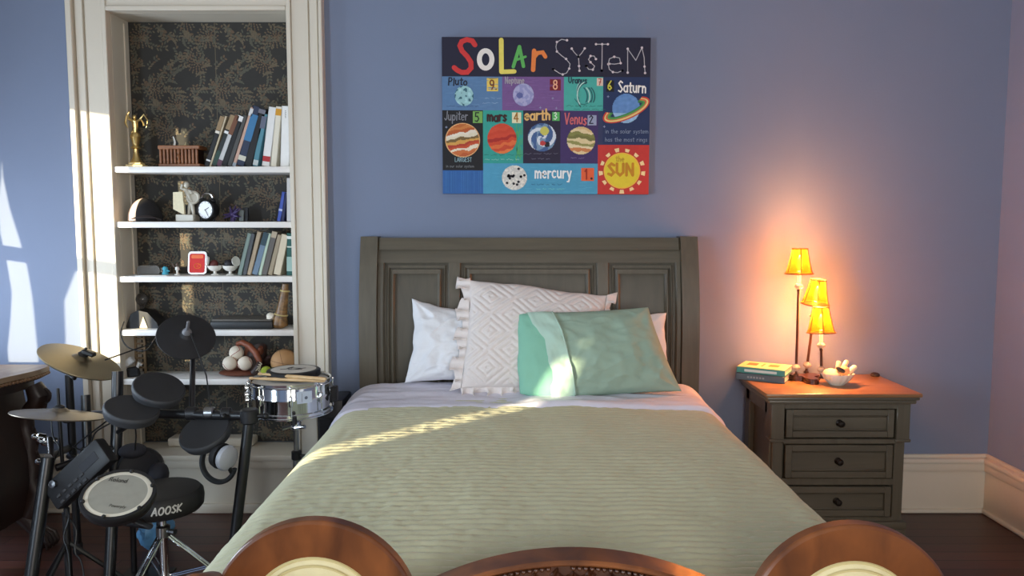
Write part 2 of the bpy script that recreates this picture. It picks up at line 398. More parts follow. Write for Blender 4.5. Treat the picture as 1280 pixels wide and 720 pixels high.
def casing():
    mb = MB()
    def vert(xi, xo):                      # inner edge -> outer edge
        s = 1 if xo > xi else -1
        for a, b, y in ((0, .022, 3.762), (.022, .105, 3.772), (.105, .112, 3.779), (.112, .150, 3.766), (.150, .157, 3.776), (.157, abs(xo-xi), 3.748)):
            x0, x1 = sorted((xi+s*a, xi+s*b)); mb.bb(x0, x1, y, YB+.01, 0, NZ1+.17, bev=.003)
    vert(NX0, -2.126); vert(NX1, -.905)
    struct(mb, 'trim_1', WHITE)
    mb = MB()
    for a, b, y in ((0, .022, 3.761), (.022, .105, 3.771), (.105, .112, 3.779), (.112, .150, 3.765), (.150, .157, 3.776), (.157, .19, 3.747)):
        mb.bb(NX0-a, NX1+a, y, YB+.01, NZ1+a, NZ1+b, bev=.003)
    struct(mb, 'trim_2', WHITE)
    mb = MB()                              # niche sill with nosing and apron panel
    mb.bb(NX0, NX1, 3.735, NYB, NZ0-.03, NZ0, bev=.006, seg=2); mb.bb(NX0, NX1, 3.752, YB, NZ0-.075, NZ0-.03, bev=.01, seg=2)
    mb.bb(NX0, NX1, 3.783, YB, .03, NZ0-.07); mb.bb(NX0, NX1, 3.765, YB, 0, .05, bev=.008, seg=2)
    struct(mb, 'trim_3', WHITE)
casing()
def baseboard(name, pts_fn):
    mb = MB()
    for (o, z0, z1, bv) in ((.018, .0, .235, .002), (.030, .215, .262, .008), (.040, .255, .285, .012), (.016, .28, .30, .006), (.034, 0, .022, .009)):
        pts_fn(mb, o, z0, z1, bv)
    struct(mb, name, WHITE)
baseboard('baseboard_back', lambda mb, o, a, b, v: mb.bb(-.905, XR, YB-o, YB+.005, a, b, bev=v, seg=2))
baseboard('baseboard_back_left', lambda mb, o, a, b, v: mb.bb(XL, -2.126, YB-o, YB+.005, a, b, bev=v, seg=2))
baseboard('baseboard_right', lambda mb, o, a, b, v: mb.bb(XR-o, XR+.005, YF, YB, a, b, bev=v, seg=2))
# low white ledge standing on the niche sill at the back
mb = MB().bb(-1.78, -1.34, 3.88, 3.975, NZ0, NZ0+.045, bev=.012, seg=3)
tag(mb.build('sill_ledge', WHITE), 'low white painted ledge lying on the niche sill under the lowest shelf', 'ledge')
SHZ = [1.738, 1.470, 1.202, .935, .688]
for z, lb in zip(SHZ, ('white niche shelf carrying the gold trophy and the row of leaning magazines', 'white niche shelf carrying the alarm clock and the cap',
                       'white niche shelf carrying the red picture frame and a row of worn books', 'white niche shelf carrying the flat black case',
                       'white niche shelf carrying the baseball glove, lowest of the five')):
    mb = MB().bb(NX0+.001, NX1-.001, 3.775, NYB-.001, z-.03, z, bev=.004, seg=2)
    tag(mb.build('niche_shelf', SHELFW), lb, 'shelf', 'white shelves in the wall niche')
# ================================================================== BED
BX, BH = .065, .80                     # centre line and half width of mattress with covers
bed = thing('sleigh_bed', (.0825, 2.6, 0), 'taupe painted wooden sleigh bed with panelled headboard against the blue wall', 'bed')
HX0, HX1 = -.729, .894
def yF(z): return 3.655 + (.085*((z-.85)/.545)**2 if z > .85 else 0)
def slab(mb, x0, x1, z0, z1, y0, y1, bev=.003, nzs=8, m=0):
    """a bar of the headboard, swept along the sleigh curve"""
    pr = [(x0, y0+bev), (x0+bev, y0), (x1-bev, y0), (x1, y0+bev), (x1, y1), (x0, y1)]
    vs = []; n = len(pr)
    for k in range(nzs+1):
        z = z0+(z1-z0)*k/nzs
        for (x, dy) in pr: vs.append((x, yF(z)+dy, z))
    fs = [[k*n+i, k*n+(i+1) % n, (k+1)*n+(i+1) % n, (k+1)*n+i] for k in range(nzs) for i in range(n)]
    fs += [list(range(n))[::-1], [nzs*n+i for i in range(n)]]
    mb.add(vs, fs, m)
mb = MB(); slab(mb, HX0+.03, HX1-.03, .25, 1.30, .012, .03, nzs=16); mb.build('headboard_panel', GREYPANEL, bed)
for x0, x1 in ((HX0, HX0+.083), (HX1-.083, HX1)):
    vs = []; mb = MB(); prof = []
    for k in range(25):
        z = 1.398*k/24; prof.append((yF(z)-.035, z))
    for k in range(24, -1, -1):
        z = 1.398*k/24; prof.append((min(yF(z)+.05, 3.79), z))
    mb.prism(prof, (x0, 0, 0), (0, 1, 0), (0, 0, 1), (1, 0, 0), x1-x0)
    mb.build('headboard_post', GREYWOOD, bed, sharp=30)
mb = MB(); slab(mb, HX0+.08, HX1-.08, 1.335, 1.392, -.028, .03, bev=.012, nzs=6); mb.build('crown_rail', GREYWOOD_H, bed)
mb = MB(); slab(mb, HX0+.08, HX1-.08, 1.272, 1.336, -.012, .03, bev=.004); mb.build('top_rail', GREYWOOD_H, bed)
sx = lambda px: (px-640)/960*3.68
for a, b in ((HX0+.08, sx(480)), (sx(560), sx(576)), (sx(746), sx(762)), (sx(845), HX1-.08)):
    mb = MB(); slab(mb, a, b, .3, 1.275, -.010, .03, bev=.006, nzs=12); mb.build('stile', GREYWOOD, bed)
for a, b in ((sx(480), sx(560)), (sx(576), sx(746)), (sx(762), sx(845))):
    mb = MB()
    for off, wd, pj in ((.012, .012, -.002), (.030, .022, -.012)):
        x0, x1, z0, z1 = a+off, b-off, .42, 1.272-off
        slab(mb, x0, x0+wd, z0, z1, pj, .02, bev=wd*.4, nzs=10); slab(mb, x1-wd, x1, z0, z1, pj, .02, bev=wd*.4, nzs=10)
        slab(mb, x0+wd*.3, x1-wd*.3, z1-wd, z1, pj, .02, bev=.001, nzs=2)
    mb.build('panel_moulding', GREYWOOD, bed)
for x in (-.70, .80):
    MB().bb(x, x+.03, 1.66, 3.64, .22, .36, bev=.004).build('side_rail', GREYWOOD_H, bed)
for x in (-.70, .77): MB().bb(x, x+.06, 1.66, 1.72, 0, .3, bev=.006).build('foot_post', GREYWOOD, bed)
MB().bb(-.67, .80, 1.66, 1.69, .22, .36, bev=.004).build('foot_rail', GREYWOOD_H, bed)
mt = MB().bb(BX-.735, BX+.735, 1.70, 3.625, .36, .655, bev=.06, seg=3).build('mattress', mat('mattress_ticking', (225, 224, 220), .85))
tag(mt, 'white mattress lying under the sage quilt', 'mattress')
def bedtop(x, y):
    q = (x-BX)/BH
    return .674 + .012*(1-q*q) + .004*nz(x*2.2, y*2.2, 1) + max(0, (y-3.3))*.06
def cross(s, half, r, drop, flare):
    """outline across the bed, s in -1..1 -> (x offset from centre, drop below the top)"""
    Ltop = half-r; Larc = r*PI/2; Ls = drop; tot = Ltop+Larc+Ls
    d = abs(s)*tot; sg = 1 if s >= 0 else -1
    if d <= Ltop: return sg*d, 0
    if d <= Ltop+Larc:
        a = (d-Ltop)/r; return sg*(Ltop+r*math.sin(a)), r*(1-math.cos(a))
    k = d-Ltop-Larc; return sg*(half+flare*k), r+k
def quilt():
    y1, yfold = 3.30, 1.63; foot = .45; tot = (y1-yfold)+.13+foot
    def fn(a, b):
        s = -1+2*a; xo, dz = cross(s, BH+.02, .12, .44, .10)
        t = b*tot; L = y1-yfold
        if t <= L: y, dy = y1-t, 0
        elif t <= L+.13: q = (t-L)/.0828; y, dy = yfold-.0828*math.sin(q), .0828*(1-math.cos(q))
        else: y, dy = yfold-.0828, .0828+(t-L-.13)
        x = BX+xo
        z = bedtop(max(BX-BH, min(BX+BH, x)), y)-max(dz, 0)-dy
        z = max(z, .09+.02*nz(x*3, y*3, 5))
        # stitched channels, slightly wavering, puckered along their length
        ph = t/.034 + .14*nz(x*7, t*5, 2)+.10*nz(x*24, t*9, 3)
        rg = abs(math.sin(PI*ph))**.5
        pk = .5+1.1*nz(x*38, t*30, 7)
        h = .0125*rg + .0040*rg*pk*(.6+.5*nz(x*1.6, t*1.9, 21)) + .0045*nz(x*6, t*5, 11)
        if dz < .02 and dy < .02: z += h
        else:
            k = min(1, dz/.1); x += (1 if xo > 0 else -1)*h*k; z += h*(1-k)
            x += .016*math.sin(t*9+1.3*math.sin(t*4))*max(0, dz-.1)/.4*(1 if xo > 0 else -1)
        return V((x, y, z))
    o = MB().grid(fn, 300, 620).build('quilt', QUILT, sharp=180, solid=.008)
    tag(o, 'sage green channel-stitched quilt spread over the bed', 'quilt')
quilt()
def sheet():
    mb = MB()
    def fitted(a, b):
        s = -1+2*a; xo, dz = cross(s, BH-.02, .09, .30, .0)
        y = 3.16+.465*b
        return V((BX+xo, y, bedtop(BX+xo*.98, y)-.016-dz+.010*nz(xo*7, y*9, 4)*b))
    mb.grid(fitted, 120, 24)
    o = mb.build('fitted_sheet', SHEET, sharp=180, solid=.005)
    tag(o, 'white fitted sheet showing beside the pillows at the headboard', 'bed sheet')
    mb = MB()
    def fold(a, b):
        s = -1+2*a; xo, dz = cross(s, BH+.035, .12, .34, .06)
        y = 3.125+.42*b + .012*nz(xo*3, 3, 9)*(1-b)
        lift = .014+.004*math.sin(min(1, b*8)*PI/2)
        z = bedtop(max(BX-BH, min(BX+BH, BX+xo)), y)+lift-dz + .006*nz(xo*3, y*22, 8)+.004*nz(xo*14, y*14, 6)
        if b < .06: z -= .014*(1-b/.06)
        if xo > -.05 and b < .5 and dz < .01: z += .012*math.sin(min(1, (xo+.05)*8)*PI/2)*(1 if b > .05 else b/.05)
        return V((BX+xo, y, z))
    mb.grid(fold, 140, 40)
    o = mb.build('turned_down_sheet', SHEET, sharp=180, solid=.006)
    tag(o, 'white top sheet folded back in a band over the quilt edge', 'bed sheet')
sheet()
# ---- pillows
def pillow_mb(BL, BR, TR, TL, thick, n=44, pinch=.07, disp=None, seed=1, wr=.004, pw=.45, m=0, wob=.03):
    BL, BR, TR, TL = map(V, (BL, BR, TR, TL))
    N = (BR-BL).cross(TL-BL).normalized()
    if N.y > 0: N = -N
    mb = MB()
    def surf(side):
        def fn(a, b):
            u, v = -1+2*a, -1+2*b
            u = math.copysign(1-(1-abs(u))**1.5, u); v = math.copysign(1-(1-abs(v))**1.5, v)
            uu = u*(1-pinch*(1-v*v)); vv = v*(1-pinch*(1-u*u))
            p = (BL*(1-uu)+BR*(1+uu))*(1-vv)/4 + (TL*(1-uu)+TR*(1+uu))*(1+vv)/4
            oo = wob*nz(u*1.7+seed*5, v*1.7, 7)+.5*wob*nz(u*4.5, v*4.5+seed*5, 3)
            p = p + (TL-BL+TR-BR)*(.5*oo*abs(v)**3*(1 if v > 0 else .35)) + (BR-BL)*(.6*oo*abs(u)**3)
            e = max(0, (1-u*u)*(1-v*v))
            h = thick/2*e**pw
            k = min(1, e*4)
            # creases running in from the corners plus soft lumps
            cr = 0
            for (cu, cv) in ((-1, -1), (1, -1), (1, 1), (-1, 1)):
                du, dv = u-cu, v-cv; rr = math.hypot(du, dv)
                if rr < 1.0: cr += math.sin(math.atan2(dv, du)*9+seed*1.7+cu)*max(0, (1-rr))*.9*min(1, rr*5)
            rd = max(0, 1-abs(nz(u*1.9+v*.8+seed, v*2.8-u*.6, seed*2+side))*3.2)**3
            h += k*wr*.45*rd
            h += k*(wr*1.5*nz(u*2.3+seed, v*2.3, side*3)+wr*cr+wr*.6*nz(u*6+seed*3, v*6, side))
            if disp and side > 0: h += disp(u, v)*min(1, e*6)
            return p+N*(side*h)
        return fn
    mb.grid(surf(1), n, n, m); mb.grid(surf(-1), n, n, m)
    return mb, N
mb, _ = pillow_mb(at(505, 479, 3.50), at(640, 480, 3.50), at(652, 398, 3.60), at(514, 374, 3.60), .17, seed=4, wr=.011, n=96, pinch=.10, wob=.035)
tag(mb.build('pillow', PILLOWW, sharp=180, merge=1e-5), 'plain white pillow against the headboard beside the fringed cushion', 'pillow', 'pillows on the bed')
mb, _ = pillow_mb(at(712, 470, 3.53), at(838, 468, 3.54), at(833, 391, 3.62), at(712, 396, 3.62), .10, seed=9, wr=.004)
tag(mb.build('pillow', PILLOWW, sharp=180, merge=1e-5), 'white pillow mostly hidden behind the mint pillow, one corner showing', 'pillow', 'pillows on the bed')
def boho(u, v):
    a, b = u*1.5+v*.05, v*1.5
    p = abs((a % 1)-.5)*1.0+abs((b % 1)-.5)
    r = abs(math.sin(p*PI*5.0))
    return .0065*(1 if r > .62 else r*.9-.1) + .0015*nz(u*40, v*40)
c4 = (at(576, 485, 3.37), at(745, 488, 3.37), at(759, 369, 3.545), at(588, 348, 3.545))
eu = thing('fringed_cushion', (c4[0]+c4[1])/2, 'large white woven diamond-pattern cushion with ruffled fringe leaning on the headboard', 'cushion', 'pillows on the bed')
mb, NN = pillow_mb(*c4, .17, n=150, pinch=.03, wob=.02, disp=boho, seed=2, wr=.003, pw=.5)
mb.build('cushion_cover', BOHO, eu, sharp=180, merge=1e-5)
def ruffle():
    mb = MB(); edges = [(c4[3], c4[0]), (c4[0], c4[1]), (c4[1], c4[2]), (c4[2], c4[3])]
    cen = (c4[0]+c4[1]+c4[2]+c4[3])/4
    for k, (p, q) in enumerate(edges):
        if k == 3: continue                # the top edge carries no fringe
        out = ((p+q)/2-cen).normalized(); L = (q-p).length; wv = 11
        def fn(a, b):
            base = p.lerp(q, a); rr = (.046 if k == 0 else .038 if k == 1 else .034)*b*(1+.4*math.sin(a*wv*2.3+k)+.3*nz(a*9, k+3))
            z = .020*b*math.sin(a*wv*2*PI+2*nz(a*5, k))+.016*b*nz(a*30, k)
            ins = -.012+.012*(abs(2*a-1))
            return base+out*(rr+ins)+(q-p).normalized()*(.016*b*math.cos(a*wv*2*PI+2*nz(a*5, k)))+NN*(z+.004)
        mb.grid(fn, 150, 5)
    mb.build('ruffle', BOHO, eu, sharp=180, solid=.003)
ruffle()
mp = thing('mint_pillow', at(765, 497, 3.22), 'mint green pillow in an open-ended case lying in front of the fringed cushion', 'pillow', 'pillows on the bed')
mb, N2 = pillow_mb(at(688, 502, 3.265), at(852, 489, 3.34), at(810, 384, 3.45), at(657, 391, 3.40), .19, n=90, pinch=.05, seed=6, wr=.009, pw=.42, wob=.0)
mb.build('pillowcase', MINT, mp, sharp=180, merge=1e-5)
mb, _ = pillow_mb(at(650, 492, 3.30), at(730, 498, 3.28), at(720, 396, 3.41), at(649, 393, 3.41), .14, n=40, pinch=-.06, seed=3, wr=.003, pw=.36)
mb.build('inner_pillow', MINTD, mp, sharp=180, merge=1e-5)
def hem():
    mb = MB(); BL, BR, TR, TL = at(688, 502, 3.265), at(852, 489, 3.34), at(810, 384, 3.45), at(657, 391, 3.40)
    def P(u, v, lift):
        uu = u*(1-.05*(1-v*v)); vv = v*(1-.05*(1-u*u))
        p = (BL*(1-uu)+BR*(1+uu))*(1-vv)/4 + (TL*(1-uu)+TR*(1+uu))*(1+vv)/4
        e = max(0, (1-u*u)*(1-v*v)); return p+N2*(.095*e**.42+lift+min(1, e*4)*(.018*nz(u*2.3+6, v*2.3, 3)+.006*nz(u*6+18, v*6, 1)))
    def fn(a, b):
        v = -.985+1.97*b; u = -.985+(.36+.02*v)*a
        return P(u, v, .013+.004*math.sin(b*17+a*5)+.003*nz(a*6, b*12, 3))
    mb.grid(fn, 18, 60)
    mb.tube([P(-.625+.02*(-.97+1.94*k/40), -.97+1.94*k/40, .014) for k in range(41)], .003, 6)
    mb.build('hem_band', mat('pale_mint_cotton', (172, 200, 184), .75, var=.03, bump=.3, bscale=30), mp, sharp=180, solid=.003)
hem()
# ================================================================== NIGHTSTAND
ns = thing('nightstand', (1.465, 3.55, 0), 'taupe three-drawer nightstand with honey wood top beside the bed', 'nightstand')
mb = MB()
mb.bb(1.12, 1.81, 3.325, 3.765, .697, .715, bev=.006, seg=2)
mb.build('top', NTOP, ns)
mb = MB(); mb.bb(1.128, 1.802, 3.333, 3.765, .682, .698, bev=.006, seg=2); mb.bb(1.137, 1.793, 3.342, 3.765, .664, .683, bev=.007, seg=2)
mb.build('top_moulding', GREYWOOD_H, ns)
NF = 3.372
mb = MB()
mb.bb(1.185, 1.745, NF+.02, 3.755, .08, .665)
mb.bb(1.155, 1.215, NF-.014, NF+.05, .50, .665, bev=.003); mb.bb(1.715, 1.775, NF-.014, NF+.05, .50, .665, bev=.003)
mb.bb(1.150, 1.220, NF-.018, NF+.05, .488, .502, bev=.003); mb.bb(1.710, 1.780, NF-.018, NF+.05, .488, .502, bev=.003)
mb.bb(1.21, 1.72, NF-.010, NF+.03, .640, .665); mb.bb(1.21, 1.72, NF-.012, NF+.03, .478, .502, bev=.004)
mb.bb(1.168, 1.215, NF, NF+.05, .12, .49, bev=.003); mb.bb(1.715, 1.762, NF, NF+.05, .12, .49, bev=.003)
mb.bb(1.21, 1.72, NF, NF+.03, .286, .318, bev=.003); mb.bb(1.21, 1.72, NF, NF+.03, .118, .140, bev=.003)
for x0, x1 in ((1.160, 1.19), (1.74, 1.770)):          # side panels framed
    mb.bb(x0, x1, NF+.02, NF+.09, .10, .665, bev=.003); mb.bb(x0, x1, 3.69, 3.755, .10, .665, bev=.003)
    mb.bb(x0, x1, NF+.05, 3.74, .60, .665, bev=.003); mb.bb(x0, x1, NF+.05, 3.74, .10, .17, bev=.003)
mb.build('body', GREYWOOD, ns)
mb = MB(); mb.bb(1.150, 1.780, NF-.018, 3.755, .085, .122, bev=.008, seg=2)
mb.build('plinth', GREYWOOD_H, ns)
for x in (1.152, 1.70):
    for y in (NF-.016, 3.68): MB().bb(x, x+.076, y, y+.07, 0, .088, bev=.006).build('foot', GREYWOOD, ns)
KNOB = mat('dark_bronze_knob', (40, 34, 28), .35, metal=.6)
for z0, z1 in ((.508, .636), (.322, .474), (.144, .282)):
    mb = MB(); x0, x1, y = 1.224, 1.706, NF-.006
    mb.bb(x0, x1, y+.008, y+.03, z0, z1); f = .030
    mb.bb(x0, x0+f, y-.006, y+.02, z0, z1, bev=.003); mb.bb(x1-f, x1, y-.006, y+.02, z0, z1, bev=.003)
    mb.bb(x0+.028, x1-.028, y-.0055, y+.02, z0, z0+f, bev=.003); mb.bb(x0+.028, x1-.028, y-.0055, y+.02, z1-f, z1, bev=.003)
    mb.bb(x0+f, x1-f, y+.002, y+.012, z0+f, z0+f+.008, bev=.003); mb.bb(x0+f, x1-f, y+.002, y+.012, z1-f-.008, z1-f, bev=.003)
    d = mb.build('drawer', GREYWOOD_H, ns)
    MB().lathe([(.016, 0), (.012, .004), (.006, .010), (.008, .016), (.014, .021), (.0155, .027), (.011, .033), (.0, .035)], (1.465, y+.008, (z0+z1)/2), (0, -1, 0), 18).build('knob', KNOB, d)
# books on the nightstand
def flat_book(name, c, L, W, T, ang, zb, cover, label, extra=None):
    root = thing(name, (c[0], c[1], zb), label, 'book', 'books on the nightstand')
    Rm = Matrix.Rotation(ang, 3, 'Z'); cc = V((c[0], c[1], zb))
    P = lambda x, y, z: Rm @ V((x, y, z))+cc
    mb = MB()
    mb.box(P(0, 0, .0018), (L, W, .0036), .001, Rm); mb.box(P(0, 0, T-.0018), (L, W, .0036), .001, Rm)
    mb.box(P(0, -W/2+.002, T/2), (L, .004, T), .0015, Rm)
    if extra: extra(mb, P, Rm)
    mb.build('cover', cover, root)
    MB().box(P(0, .001, T/2), (L-.008, W-.010, T-.0072), 0, Rm).build('pages', PAGES, root)
CT = [paint((60, 130, 120)), paint((214, 205, 150)), paint((214, 106, 62)), paint((196, 204, 196)), paint((150, 132, 80))]
CB = [paint((74, 86, 92)), paint((128, 134, 134))]
ANG = R(-31); bc = (1.218, 3.660)
def exb(mb, P, Rm):
    for k in range(6): mb.box(P(-.055+k*.014, -.0855, .016), (.009, .0012, .009), 0, Rm, m=1)
flat_book('book', bc, .225, .170, .032, ANG, .7152, CB, 'grey-blue hardback lying under the teal book on the nightstand', exb)
def ext(mb, P, Rm):
    mb.box(P(0, .004, .0282), (.221, .158, .0012), 0, Rm, m=1)
    for x in (-.058, .042): mb.box(P(x, .012, .0290), (.048, .062, .0010), 0, Rm, m=2)
    mb.box(P(-.008, .012, .0290), (.010, .080, .0010), 0, Rm, m=4)
    mb.box(P(0, -.0855, .0135), (.15, .0012, .012), 0, Rm, m=3)
flat_book('book', (1.222, 3.668), .225, .172, .028, ANG, .7475, CT, 'teal hardback with cream cover and orange squares lying on a grey-blue book', ext)
# ---- cluster lamp
lp = thing('table_lamp', (1.40, 3.60, .715), 'lit three-light lamp with yellow shades on stepped stems on the nightstand', 'lamp')
LBASE = wood('dark_lamp_wood', (48, 22, 12), (74, 36, 18), (8, 8, 8), .3, .3)
CRYS = mat('crystal_knop', (250, 236, 205), .08, trans=.7)
SHADE = translucent_mat('yellow_silk_shade', (116, 70, 10), .5)
SHTRIM = mat('brown_shade_trim', (110, 62, 18), .7)
SLEEVE = mat('cream_candle_sleeve', (240, 226, 190), .5)
BULB = mat('lit_bulb', (255, 220, 140), .4, emit=(255, 196, 70), estr=2.2)
stems = [(1.353, 3.61, 1.225, 0, 0), (1.428, 3.68, 1.082, .05, -.12), (1.449, 3.545, .953, -.02, .06)]
def bp():
    pts = []
    for k in range(90):
        a = 2*PI*k/90; r = .062+.026*math.cos(3*(a-.55)); pts.append((1.405+r*math.cos(a), 3.612+r*math.sin(a)*1.15))
    return pts
mb = MB(); P_ = bp()
mb.prism(P_, (0, 0, .7155), (1, 0, 0), (0, 1, 0), (0, 0, 1), .016)
mb.prism([(1.405+(x-1.405)*.92, 3.612+(y-3.612)*.92) for x, y in P_], (0, 0, .7315), (1, 0, 0), (0, 1, 0), (0, 0, 1), .008)
mb.build('base', LBASE, lp)
for (x, y, zb, tx, ty) in stems:
    ax = V((tx, ty, 1)).normalized(); B = V((x, y, .739))
    L = (zb-.739); top = B+ax*(L-.048)
    mb = MB(); mb.lathe([(.013, 0), (.013, .006), (.0065, .012), (.006, .022)], B, ax, 16)
    mb.lathe([(.0065, .058), (.0062, L-.085), (.009, L-.08), (.006, L-.072)], B, ax, 14)
    st = mb.build('stem', LBASE, lp)
    def knop(h, r):
        return MB().lathe([(.004, -r*.75), (r*.6, -r*.6), (r*.95, -r*.2), (r, 0), (r*.95, r*.2), (r*.6, r*.6), (.004, r*.75)], B+ax*h, ax, 10)
    knop(.040, .020).build('crystal_knop', CRYS, st, sharp=10); knop(L-.058, .021).build('crystal_knop', CRYS, st, sharp=10)
    MB().lathe([(.0085, L-.045), (.0085, L+.012), (.005, L+.014)], B, ax, 14).build('candle_sleeve', SLEEVE, st)
    bc_ = B+ax*(L+.055)
    MB().lathe([(.004, -.04), (.009, -.028), (.013, -.008), (.011, .010), (.004, .028), (0, .034)], bc_, ax, 14).build('bulb', BULB, st)
    # scalloped six-panel bell shade
    O = B+ax*L; prof = []; vs = []; n = 48
    x_, y_, z_ = frame(ax)
    mb = MB()
    def shp(a, b):
        an = 2*PI*a; r = .064+(.035-.064)*(b**.8); r *= 1-.02*abs(math.cos(an*3+.4))
        h = .118*b
        return O+x_*(r*math.cos(an))+y_*(r*math.sin(an))+z_*h
    mb.grid(shp, n, 12)
    sh = mb.build('lamp_shade', SHADE, lp, sharp=60, merge=1e-5)
    mb = MB(); mb.torus(O+z_*.001, ax, .0635, .0032, 40, 6); mb.torus(O+z_*.118, ax, .0350, .0030, 40, 6)
    for k in range(6):
        an = 2*PI*(k+.27)/6; mb.tube([shp(an/2/PI, b/8)+(shp(an/2/PI, b/8)-(O+z_*(.118*b/8))).normalized()*.0015 for b in range(9)], .0026, 6)
    mb.build('shade_trim', SHTRIM, sh)
    for hh in (.024, .058, .094):                # the candle bulb glows along its length
        lo = light('lamp_bulb_light', 'POINT', B+ax*(L+hh), 11.5, (1.0, .36, .11), shadow_soft_size=.019)
        lo.location -= V(lp.location); lo.parent = lp
# ---- shell bowl and a small dark coaster
bw = thing('shell_bowl', at(1046, 474, 3.52).xyz, 'white fluted bowl heaped with pale shells and a dark oval stone', 'bowl')
bw.location.z = .7152; bw['wloc'] = list(bw.location); b0 = V(bw.location)
MB().lathe([(.030, 0), (.034, .004), (.058, .026), (.072, .050), (.074, .056), (.070, .055), (.054, .028), (.030, .010), (0, .008)], b0, (0, 0, 1), 60, flut=lambda a: 1+.035*math.cos(a*14)).build('bowl', CERAMIC, bw)
def rest(name, label, mb, m, cat='shell', grp='shells heaped in the bowl'):
    return tag(mb.build(name, m), label, cat, grp)
SHELL = mat('cream_shell', (236, 220, 180), .35, var=.1, scale=60, coat=.2)
mb = MB().lathe([(0, -.034), (.016, -.030), (.032, -.018), (.040, 0), (.034, .014), (.018, .024), (0, .026)], b0+V((-.030, -.012, .050)), (.1, -.15, 1), 28, flut=lambda a: 1+.04*math.cos(a*12))
rest('shell', 'broad cream scallop shell filling the lamp side of the white bowl', mb, SHELL)
mb = MB().ell(b0+V((.004, -.028, .074)), (.026, .016, .011), Matrix.Rotation(R(28), 3, 'Y') @ Matrix.Rotation(R(12), 3, 'Z'))
rest('stone', 'dark oval stone lying on top of the shells in the white bowl', mb, mat('dark_river_stone', (34, 38, 40), .35), 'stone', None)
def conch(p, d, L, r):
    mb = MB(); pr = []
    for k in range(25):
        q = k/24; rr = r*(min(1, q/.12)**.5)*(1 if q < .8 else math.sqrt(max(0, 1-((q-.8)/.2)**2)))*(.82+.18*q)+.0003; rr *= 1+.05*math.sin(q*30); pr.append((rr, L*q))
    return mb.lathe(pr, b0+V(p), d, 16)
for p, d, L, r, lb in (((.022, .002, .035), (.75, -.1, .62), .085, .013, 'finger-like pale shell sticking out furthest from the lamp over the bowl rim'),
                       ((.018, .022, .045), (.55, .2, .75), .080, .012, 'pale pointed shell standing behind the finger-like shell in the bowl'),
                       ((.010, .026, .058), (.2, .1, .9), .050, .011, 'short pale shell poking up behind the dark stone in the bowl')):
    rest('shell', lb, conch(p, d, L, r), SHELL)
mb = MB().ell(b0+V((.030, -.004, .066)), (.026, .022, .022)); rest('shell', 'round peach shell nestled between the dark stone and the pointed shells', mb, mat('peach_shell', (226, 178, 130), .4, var=.1))
pc = at(1094, 469, 3.715)
mb = MB().lathe([(.020, 0), (.022, .004), (.020, .012), (.012, .017), (0, .018)], (pc.x, 3.715, .7152), (0, 0, 1), 20)
tag(mb.build('round_stopper', mat('dark_cap', (36, 24, 18), .5)), 'small dark round cap lying at the back corner of the nightstand top', 'cap')
